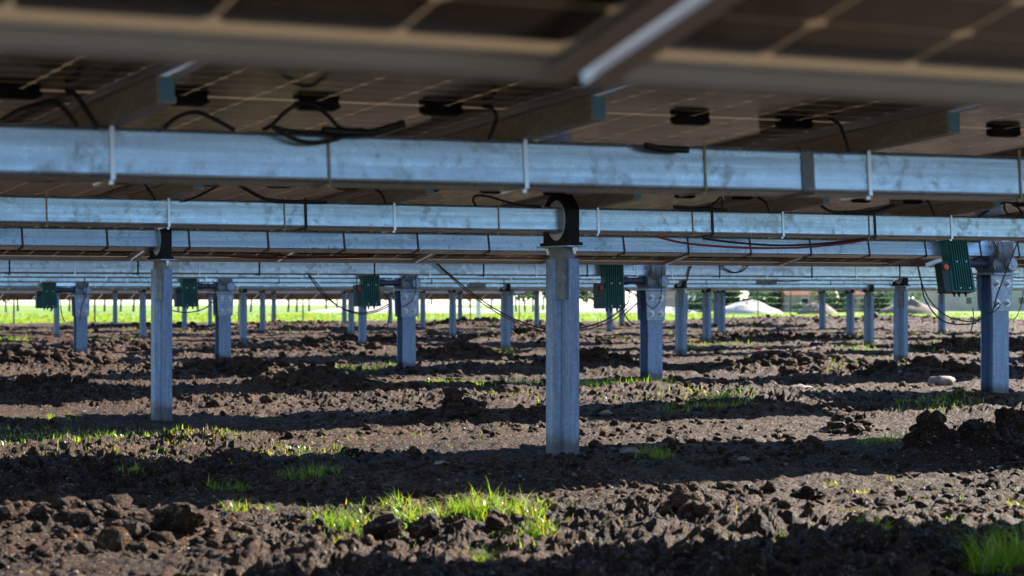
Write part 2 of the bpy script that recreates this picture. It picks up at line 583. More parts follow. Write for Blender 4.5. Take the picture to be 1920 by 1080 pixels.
def cells_mesh(skip=()):
    b = MB()
    for j, y in enumerate(CELLY):
        if j in skip: continue
        for x in CELLX:
            b.add(cell_poly(x, y), [(7, 6, 5, 4, 3, 2, 1, 0)])
    return b.mesh('cell_array', M['cell'])


def one_cell_mesh():
    b = MB(); p = cell_poly(0, 0, z=0.0); q = cell_poly(0, 0, z=0.0005)
    b.add(p + q, [(7, 6, 5, 4, 3, 2, 1, 0)] + [(i, (i + 1) % 8, 8 + (i + 1) % 8, 8 + i) for i in range(8)])
    return b.mesh('cell', M['cell'])


def jbox_mesh():
    b = MB()
    b.box(-0.055, 0.055, -0.016, 0.016, 0.008, 0.0275)
    b.box(-0.048, 0.048, -0.012, 0.012, 0.004, 0.0081)
    b.box(0.055, 0.064, -0.006, 0.006, 0.012, 0.022); b.box(-0.064, -0.055, -0.006, 0.006, 0.012, 0.022)
    return b.mesh('junction_box', M['black'])


def far_panel_mesh():
    b = MB(); W, Ln = MODW / 2, MODL / 2
    t = 0.012
    b.box(-W, -W + t, -Ln, Ln, 0, FR, 0); b.box(W - t, W, -Ln, Ln, 0, FR, 0)
    b.box(-W + t, W - t, -Ln, -Ln + t, 0, FR, 0); b.box(-W + t, W - t, Ln - t, Ln, 0, FR, 0)
    b.box(-W + t, W - t, -Ln + t, Ln - t, 0.020, 0.030, 1)
    return b.mesh('far_panel', [M['alu'], M['cell']])


FRAME, SHEET, CELLS, JBOX, FARP, CELL1 = frame_mesh(), sheet_mesh(), cells_mesh(), jbox_mesh(), far_panel_mesh(), one_cell_mesh()
R0_SINGLE = set(range(15, 24))
CELLS0 = cells_mesh(R0_SINGLE)


def purlin_mesh():
    """C-shaped carrier under the joint of two modules, 0.9 m long"""
    b = MB(); h = 0.062
    b.box(-0.020, -0.0165, -0.45, 0.45, 0, h)
    b.box(-0.0165, 0.024, -0.45, 0.45, h - 0.003, h - 0.0002)
    b.box(-0.0165, 0.024, -0.45, 0.45, 0.0002, 0.003)
    b.box(0.0205, 0.024, -0.45, 0.45, 0.0031, 0.014)
    for y0 in (-0.4525, 0.4505): b.box(-0.0165, 0.0205, y0, y0 + 0.002, 0.0031, h - 0.0031, 1)
    return b.mesh('purlin', [M['purlin'], M['endcap']])


def strap_mesh(mname, wd=0.016, th=0.004, drop=0.006):
    b = MB(); h = TUBE / 2
    e = 0.0015
    b.box(-wd / 2, wd / 2, -h - th - e, -h - e, -h - th - e, h + 0.02)
    b.box(-wd / 2, wd / 2, h + e, h + e + th, -h - th - e, h + 0.02)
    b.box(-wd / 2, wd / 2, -h - e, h + e, -h - th - e, -h - e)
    b.cyl((0, -h + 0.01, -h - th - e - 0.001), (0, -h + 0.01, -h - th - 0.012), 0.007, 6)
    return b.mesh('tube_strap', mname)


PURLIN, STRAP, STRAPD = purlin_mesh(), strap_mesh(M['strap'], 0.012), strap_mesh(M['strap_dark'], 0.013, 0.003)
TIE = strap_mesh(M['purlin'], 0.007, 0.002)


def round_square(h, r=0.012, n=3):
    p = []
    for cx, cy, a0 in ((h - r, h - r, 0), (-h + r, h - r, 90), (-h + r, -h + r, 180), (h - r, -h + r, 270)):
        for i in range(n + 1):
            a = math.radians(a0 + 90 * i / n)
            p.append((cx + r * math.cos(a), cy + r * math.sin(a)))
    return p


def tube_mesh(l0, l1):
    """square tube, shaded with flat sides and narrow rounded corners"""
    b = MB()
    poly = round_square(TUBE / 2)
    n = len(poly)
    va = [(l0, a, c) for a, c in poly]; vb = [(l1, a, c) for a, c in poly]
    b.add(va + vb, [(i, (i + 1) % n, n + (i + 1) % n, n + i) for i in range(n)], 0, False)
    b.add(va, [tuple(range(n - 1, -1, -1))]); b.add(vb, [tuple(range(n))])
    return b.mesh('torque_tube', M['tube'])


ROWLABEL = {
    0: 'nearest solar row, its blurred module underside and frame filling the top edge',
    1: 'second solar row, thick stained torque tube with looped black cables on it',
    2: 'third solar row, torque tube held in the black bearing of the middle foreground post',
    3: 'fourth solar row, tilted modules whose far frame edge shows below its torque tube',
    16: 'last solar row, steeply tilted brown modules above the green meadow on the left',
}


def row_extent(k):
    d = rowd(k)
    def lat(u, dd): return dd * (u * cT + sT) / (cT - u * sT)
    lo = lat(-0.245, d - 1.2) if k > 0 else -1.2
    hi = lat(0.245, d + 1.2) + 2.6
    if k == 0: lo, hi = -2.4, 5.0
    end = 41.0 - 6.41 + 6.41 if k == 16 else 46.5 + SKEW * (k - 3)
    return lo - 1.6, min(hi, end)


TABLES = {}
for k in range(NROW):
    d = rowd(k)
    t = link('solar_tracker_row', None, None, P(0, d, tube_z(k, 0)), (-tilt(k), -SLOPE.get(k, 0.002), TH))
    t.empty_display_size = 0.2
    TABLES[k] = t
    tag(t, ROWLABEL.get(k, '%s solar row from the camera, galvanised tube with module frames above it' % ORD[k]), 'solar row', 'solar tracker rows')
    lo, hi = row_extent(k)
    slew = coll(k, 2)
    # modules step away from the drive gap on both sides
    lefts = []
    g = slew - 0.205
    while g > lo: lefts.append(g); g -= MPITCH
    rights = []
    g2 = slew + 0.205
    while g2 < hi: rights.append(g2); g2 += MPITCH
    centres = [a - MPITCH / 2 for a in lefts] + [a + MPITCH / 2 for a in rights if a + MPITCH / 2 < hi]
    if k > 8: centres = [c_ for c_ in centres if abs(c_ - slew) > 0]
    l_lo = min(centres) - 0.7; l_hi = max(centres) + 0.7
    link('torque_tube', tube_mesh(l_lo, l_hi), t)
    pz = TUBE / 2 + 0.0635
    for c_ in sorted(centres):
        if k <= 3:
            p = link('solar_panel', FRAME, t, (c_, 0, pz))
            link('backsheet', SHEET, p)
            vis0 = (k == 0 and -0.2 < c_ < 3.2)
            kind(link('cell_array', CELLS0 if vis0 else CELLS, p), 'stuff')
            if vis0:
                for j in sorted(R0_SINGLE):
                    for x in CELLX:
                        link('cell', CELL1, p, (x, CELLY[j], 0.0274))
            for q in (-0.36, 0, 0.36):
                link('junction_box', JBOX, p, (q, 0, 0))
        else:
            link('solar_panel', FARP, t, (c_, 0, pz))
    joints = lefts + rights
    for j, a in enumerate(joints):
        if not (l_lo < a < l_hi): continue
        if k <= 5:
            link('purlin', PURLIN, t, (a, 0, TUBE / 2 + 0.0008))
        if k <= 9:
            if k in (3, 5): link('tube_strap', STRAPD if k == 3 else STRAP, t, (a, 0, 0))
            else: link('tube_strap', STRAP, t, (a, 0, 0))
        h_ = a - MPITCH / 2
        if k in (1, 2) and l_lo < h_:
            link('seam_band', TIE, t, (h_, 0, 0))
        elif k in (3, 4, 6) and l_lo < h_:
            link('tube_strap', STRAPD, t, (h_, 0, 0))

# splice sleeve on the second row's tube
lx, _ = px_plane(1490, 320, D1)
b = MB(); hs = TUBE / 2 + 0.004
b.prism(round_square(hs, 0.013), 0, -0.022, 0.022)
link('splice_sleeve', b.mesh('splice_sleeve', M['cast']), TABLES[1], (lx, 0, 0))
for kk, xs in ((2, (563, 1323, 1627)),):
    for x_ in xs:
        lx, _ = px_plane(x_, 415, rowd(kk))
        link('cable_tie', STRAPD, TABLES[kk], (lx, 0, 0))
for kk, x0, x1, y_ in ((7, 872, 907, 532), (6, 1413, 1452, 526)):
    la, _ = px_plane(x0, y_, rowd(kk)); lb, _ = px_plane(x1, y_, rowd(kk))
    b = MB(); b.prism(round_square(hs, 0.013), 0, -(lb - la) / 2, (lb - la) / 2)
    link('splice_sleeve', b.mesh('splice_sleeve', M['cast']), TABLES[kk], ((la + lb) / 2, 0, 0))


# ------------------------------------------------------------------ bearing posts
def open_profile(b, pts, th, z0, z1, mi=0):
    """thin bent sheet standing upright, pts in plan"""
    n = len(pts)
    nor = []
    for i in range(n):
        acc = Vector((0, 0))
        for j in (i - 1, i):
            if 0 <= j < n - 1:
                e = Vector(pts[j + 1]) - Vector(pts[j]); e.normalize()
                acc += Vector((e.y, -e.x))
        acc.normalize(); nor.append(acc)
    a = [Vector(p) + q * th / 2 for p, q in zip(pts, nor)]
    c = [Vector(p) - q * th / 2 for p, q in zip(pts, nor)]
    for i in range(n - 1):
        quad = [a[i], a[i + 1], c[i + 1], c[i]]
        v = [(p.x, p.y, z0) for p in quad] + [(p.x, p.y, z1) for p in quad]
        b.add(v, [(0, 1, 5, 4), (2, 3, 7, 6), (0, 3, 2, 1), (4, 5, 6, 7)] + ([(3, 0, 4, 7)] if i == 0 else []) + ([(1, 2, 6, 5)] if i == n - 2 else []), mi)


OMEGA = [(0.035, 0.098), (-0.030, 0.098), (-0.030, 0.032), (0.006, 0.014), (0.006, -0.082), (-0.012, -0.100), (0.046, -0.100)]


def arc(cx, cy, r, a0, a1, n):
    return [(cx + r * math.cos(math.radians(a0 + (a1 - a0) * i / n)), cy + r * math.sin(math.radians(a0 + (a1 - a0) * i / n))) for i in range(n + 1)]


def housing_mesh():
    """black bearing block with a round bore, axis along the row (x); pieces around the bore"""
    b = MB()
    R, hw = 0.104, 0.035
    n = 32
    outer = []
    inner = []
    for i in range(n):
        a = 2 * math.pi * i / n
        cx, cy = math.cos(a), math.sin(a)
        inner.append((R * cx, R * cy))
        # outline: upright block below, chamfered round top
        s_ = 9
        cand = []
        if abs(cx) > 1e-6: cand.append(0.122 / abs(cx))
        if cy < -1e-6: cand.append(0.128 / -cy)
        if cy > 1e-6: cand.append(0.134 / cy)
        dg = abs(cx) + cy
        if cy > 0 and dg > 1e-6: cand.append(0.185 / dg)
        r = min(cand)
        outer.append((r * cx, r * cy))
    for x, flip in ((-hw, 0), (hw, 1)):
        vs = [(x, p[0], p[1]) for p in outer] + [(x, p[0], p[1]) for p in inner]
        fs = [(i, (i + 1) % n, n + (i + 1) % n, n + i) for i in range(n)]
        if not flip: fs = [f[::-1] for f in fs]
        b.add(vs, fs)
    vo = [(-hw, *p) for p in outer] + [(hw, *p) for p in outer]
    b.add(vo, [(i, (i + 1) % n, n + (i + 1) % n, n + i) for i in range(n)])
    vi = [(-hw, *p) for p in inner] + [(hw, *p) for p in inner]
    b.add(vi, [(n + i, n + (i + 1) % n, (i + 1) % n, i) for i in range(n)], 0, True)
    # foot ears
    b.box(-hw - 0.004, hw + 0.004, -0.150, -0.119, -0.127, -0.112); b.box(-hw - 0.004, hw + 0.004, 0.119, 0.150, -0.127, -0.112)
    return b.mesh('bearing_housing', M['black'])


def bushing_mesh():
    b = MB(); n = 28; R = 0.102; h = TUBE / 2 + 0.002
    for x0, x1 in ((-0.027, 0.027),):
        outer = [(R * math.cos(2 * math.pi * i / n), R * math.sin(2 * math.pi * i / n)) for i in range(n)]
        inner = []
        for i in range(n):
            a = 2 * math.pi * i / n; m_ = max(abs(math.cos(a)), abs(math.sin(a)))
            inner.append((h * math.cos(a) / m_, h * math.sin(a) / m_))
        for x, flip in ((x0, 0), (x1, 1)):
            vs = [(x, *p) for p in outer] + [(x, *p) for p in inner]
            fs = [(i, (i + 1) % n, n + (i + 1) % n, n + i) for i in range(n)]
            b.add(vs, [f[::-1] for f in fs] if not flip else fs)
    return b.mesh('bushing', M['bush'])


HOUS, BUSH = housing_mesh(), bushing_mesh()


def headplate_mesh():
    b = MB(); b.box(-0.055, 0.055, -0.155, 0.155, -0.137, -0.1285)
    return b.mesh('head_plate', M['plate'])


def headbolt_mesh():
    b = MB(); b.cyl((0, 0, -0.1375), (0, 0, -0.155), 0.013, 6); b.cyl((0, 0, -0.155), (0, 0, -0.172), 0.007, 8)
    return b.mesh('bolt', M['bolt'])


HPL, HBO = headplate_mesh(), headbolt_mesh()


def bearing_post(k, c, label):
    l, d = coll(k, c), rowd(k)
    za = tube_z(k, l)
    x, y, _ = P(l, d)
    zb = float(ground_z(x, y)) - 0.25
    t = link('bearing_post', None, None, (x, y, za), (0, 0, TH))
    tag(t, label, 'support post', 'bearing posts')
    b = MB(); open_profile(b, OMEGA, 0.006, zb - za, -0.195)
    link('pile', b.mesh('pile', M['post']), t)
    b = MB(); open_profile(b, [(0.026, 0.085), (-0.018, 0.085), (-0.018, -0.070), (0.030, -0.086)], 0.006, -0.40, -0.1373)
    link('head_channel', b.mesh('head_channel', M['cast']), t)
    link('head_plate', HPL, t)
    h = link('bearing_housing', HOUS, t)
    bu = link('bushing', BUSH, h); bu.rotation_euler = (-tilt(k), 0, 0)
    if k <= 6:
        for sy in (-0.135, 0.135): link('bolt', HBO, t, (0, sy, 0))
    return t


# ------------------------------------------------------------------ drive posts
def hbeam(b, z0, z1, w=0.165, h=0.16, tf=0.011, tw=0.008):
    b.box(-w / 2, w / 2, -h / 2, -h / 2 + tf, z0, z1)
    b.box(-w / 2, w / 2, h / 2 - tf, h / 2, z0, z1)
    b.box(-tw / 2, tw / 2, -h / 2 + tf, h / 2 - tf, z0, z1)


def slew_mesh():
    b = MB()
    # ring gear case, axis along the row
    poly = []
    for i in range(28):
        a = 2 * math.pi * i / 28
        poly.append((0.150 * math.cos(a), 0.150 * math.sin(a)))
    b.prism(poly, 0, -0.078, 0.078, 0, True)
    # rims
    b.prism([(p[0] * 1.04, p[1] * 1.04) for p in poly], 0, -0.040, 0.040, 0, True)
    # foot widening to the plate
    foot = [(-0.125, -0.186), (0.125, -0.186), (0.118, -0.12), (0.10, -0.07), (-0.10, -0.07), (-0.118, -0.12)]
    b.prism(foot, 0, -0.085, 0.085)
    # worm case across, under the ring
    b.cyl((0.055, -0.15, -0.115), (0.055, 0.15, -0.115), 0.062, 20)
    b.cyl((-0.045, -0.118, -0.115), (-0.045, 0.118, -0.115), 0.070, 20)
    return b.mesh('slew_housing', M['cast'])


def slew_cap_mesh():
    b = MB(); b.cyl((0.055, -0.151, -0.115), (0.055, -0.163, -0.115), 0.050, 22)
    b.cyl((0.055, -0.163, -0.115), (0.055, -0.167, -0.115), 0.02, 8)
    return b.mesh('worm_cap', M['plate'])


def rib_mesh():
    b = MB(); b.prism([(-0.152, -0.186), (-0.126, -0.186), (-0.119, -0.125)], 0, -0.005, 0.005)
    return b.mesh('rib', M['cast'])


def flange_mesh():
    b = MB()
    b.prism([(0.10 * math.cos(2 * math.pi * i / 24), 0.10 * math.sin(2 * math.pi * i / 24)) for i in range(24)], 0, -0.006, 0.006)
    for i in range(8):
        a = 2 * math.pi * (i + 0.5) / 8
        b.cyl((-0.016, 0.084 * math.cos(a), 0.084 * math.sin(a)), (0.016, 0.084 * math.cos(a), 0.084 * math.sin(a)), 0.008, 6)
    return b.mesh('tube_flange', M['plate'])


def motor_mesh():
    b = MB()
    b.cyl((-0.075, -0.03, -0.110), (-0.30, -0.03, -0.110), 0.034, 16)
    b.cyl((-0.30, -0.03, -0.110), (-0.52, -0.03, -0.110), 0.042, 16)
    b.cyl((-0.10, -0.03, -0.110), (-0.12, -0.03, -0.110), 0.046, 16)
    return b.mesh('motor', M['motor'])


def drive_plate_mesh():
    b = MB(); b.box(-0.135, 0.135, -0.15, 0.15, -0.202, -0.187)
    return b.mesh('head_plate', M['plate'])


def gusset_mesh():
    b = MB()
    b.prism([(-0.100, -0.50), (0.100, -0.50), (0.118, -0.203), (-0.118, -0.203)], 1, -0.0945, -0.0815)
    return b.mesh('gusset_plate', M['plate'])


def gbolt_mesh():
    b = MB()
    b.cyl((0, -0.0946, 0), (0, -0.099, 0), 0.031, 16)
    b.cyl((0, -0.099, 0), (0, -0.113, 0), 0.021, 6)
    b.cyl((0, -0.113, 0), (0, -0.128, 0), 0.010, 8)
    return b.mesh('bolt', M['bolt'])


SLEW, CAP, RIB, FLG, MOT, DPL, GUS, GBO = slew_mesh(), slew_cap_mesh(), rib_mesh(), flange_mesh(), motor_mesh(), drive_plate_mesh(), gusset_mesh(), gbolt_mesh()


def drive_post(k, label):
    l, d = coll(k, 2), rowd(k)
    za = tube_z(k, l)
    x, y, _ = P(l, d)
    zb = float(ground_z(x, y)) - 0.25
    t = link('drive_post', None, None, (x, y, za), (0, 0, TH))
    tag(t, label, 'drive post', 'drive posts')
    b = MB(); hbeam(b, zb - za, -0.2022)
    link('pile', b.mesh('pile', M['post']), t)
    link('head_plate', DPL, t)
    g = link('gusset_plate', GUS, t)
    for sx in (-0.055, 0.055):
        for z in (-0.275, -0.435): link('bolt', GBO, g, (sx, 0, z))
    g = link('gusset_plate', GUS, t); g.rotation_euler = (0, 0, math.pi)
    s = link('slew_housing', SLEW, t)
    link('worm_cap', CAP, s)
    for q in (-0.07, -0.042, -0.014, 0.014): link('rib', RIB, s, (q - 0.005, 0, 0))
    for sx in (-0.09, 0.09): link('tube_flange', FLG, s, (sx, 0, 0))
    link('motor', MOT, t)
    return t


# ------------------------------------------------------------------ green control boxes
def control_meshes():
    b = MB()
    # back box and base of the cover
    b.prism([(-0.118, -0.385), (0.118, -0.385), (0.118, -0.22), (0.106, -0.185), (0.106, 0.105), (-0.106, 0.105), (-0.106, -0.185), (-0.118, -0.22)], 1, -0.165, -0.075)
    cov = b.mesh('case', M['green'])
    b = MB(); b.box(-0.004, 0.004, -0.184, -0.1653, -0.372, 0.100)
    fin = b.mesh('cooling_fin', M['green'])
    b = MB()
    b.prism([(-0.075, -0.375), (-0.06, -0.385), (0.0, -0.385), (0.0, -0.135), (-0.058, -0.135), (-0.075, -0.15)], 1, -0.16, -0.075)
    side = b.mesh('side_enclosure', M['darkgreen'])
    b = MB(); b.cyl((0, -0.1605, 0), (0, -0.172, 0), 0.020, 16); b.cyl((0, -0.172, 0), (0, -0.186, 0), 0.024, 16)
    kn = b.mesh('stop_knob', M['knob'])
    b = MB(); b.cyl((0, -0.1652, 0), (0, -0.1885, 0), 0.0055, 8)
    sc = b.mesh('screw', M['strap'])
    b = MB(); b.box(-0.10, 0.10, -0.0748, -0.0655, -0.06, 0.055)
    br = b.mesh('bracket', M['plate'])
    return cov, fin, side, kn, sc, br


b = MB(); b.cyl((0, -0.12, -0.3855), (0, -0.12, -0.402), 0.012, 10); b.cyl((0, -0.12, -0.402), (0, -0.12, -0.418), 0.008, 10)
GLAND = b.mesh('cable_gland', M['black'])
COV, FIN, SIDE, KNOB, SCREW, BRK = control_meshes()
KNOBS = {3: KNOB}
for k in range(4, 8):
    KNOBS[k] = KNOB.copy(); KNOBS[k].materials[0] = M['knob_red'] if k < 6 else M['knob_dark']
BOXLABEL = {3: 'tilted green finned control box with orange knob, largest, beside the right-hand drive post',
            4: 'green finned control box with red knob, just right of the middle foreground post',
            5: 'green finned control box with dull red knob, left of the central drive post',
            6: 'dark green finned control box just right of the left foreground post',
            7: 'smallest dark green finned control box, at the far left edge'}
for k in range(3, 8):
    l, d = coll(k, 2) - 0.53, rowd(k)
    t = link('control_box', None, None, P(l, d, tube_z(k, l)), (-tilt(k), -0.002, TH))
    tag(t, BOXLABEL[k], 'control box', 'green control boxes')
    link('case', COV, t)
    for x_ in (-0.085, -0.060, -0.036, -0.012, 0.012, 0.036, 0.060, 0.085): link('cooling_fin', FIN, t, (x_, 0, 0))
    s_ = link('side_enclosure', SIDE, t, (-0.1185, 0, 0))
    link('stop_knob', KNOBS[k], s_, (-0.042, 0, -0.185))
    for x_ in (-0.048, 0.048):
        for z_ in (0.085, -0.14, -0.36): link('screw', SCREW, t, (x_, 0, z_))
    link('bracket', BRK, t)
    for x_ in (-0.07, -0.02, 0.05): link('cable_gland', GLAND, t, (x_, 0, 0))

DRIVELABEL = {3: 'right-hand foreground drive post with grey slew gear and bolted plate',
              4: 'drive post with slew gear right of the middle foreground post, scratched bolted plate',
              5: 'central drive post with grey slew gear and four-bolt plate, left of the middle foreground post',
              6: 'drive post with slew gear between the left foreground post and the central drive post',
              7: 'smallest drive post with slew gear, left of the left foreground post'}
for k in range(3, 8): drive_post(k, DRIVELABEL[k])

seen = [(2, 1), (3, 1)] + [(k, 3) for k in range(5, 12)] + [(k, 4) for k in range(7, 15)] + [(k, 5) for k in range(9, 17)] + [(k, 6) for k in range(10, 17)]
PL = {(2, 1): 'tall galvanised post in the middle foreground, white-bushed black bearing around the tube',
      (3, 1): 'tall galvanised post at the left foreground with a black bearing on top',
      (5, 3): 'stout grey post left of the right-hand green box, largest of the far bearing posts',
      (6, 3): 'grey bearing post just right of the second-largest drive post',
      (7, 3): 'grey bearing post just left of the middle foreground post',
      (8, 3): 'grey bearing post directly under the central green control box'}
for (k, c) in seen:
    lab = PL.get((k, c), 'slim galvanised bearing post of the %s row, %s support right of the drive posts' % (ORD[k], ORD[c - 3]))
    bearing_post(k, c, lab)


# ------------------------------------------------------------------ cables
def spline(pts, n=8):
    pts = [Vector(p) for p in pts]
    out = []
    for i in range(len(pts) - 1):
        p0 = pts[max(i - 1, 0)]; p1 = pts[i]; p2 = pts[i + 1]; p3 = pts[min(i + 2, len(pts) - 1)]
        for j in range(n):
            t = j / n
            out.append(0.5 * ((2 * p1) + (-p0 + p2) * t + (2 * p0 - 5 * p1 + 4 * p2 - p3) * t * t + (-p0 + 3 * p1 - 3 * p2 + p3) * t ** 3))
    out.append(pts[-1])
    return out


def cable(k, off, pix, r, label, material='rubber', name='power_cable', group=None, wob=0.0):
    d = rowd(k) + off
    pts = []
    for i, q in enumerate(pix):
        dd = d + (q[2] if len(q) > 2 else 0) + wob * math.sin(i * 2.1)
        l, z = px_plane(q[0], q[1], dd)
        pts.append(P(l, dd, z))
    b = MB(); b.tube(spline(pts), r, 7)
    o = link(name, b.mesh(name, M[material]))
    tag(o, label, 'cable', group)
    return o


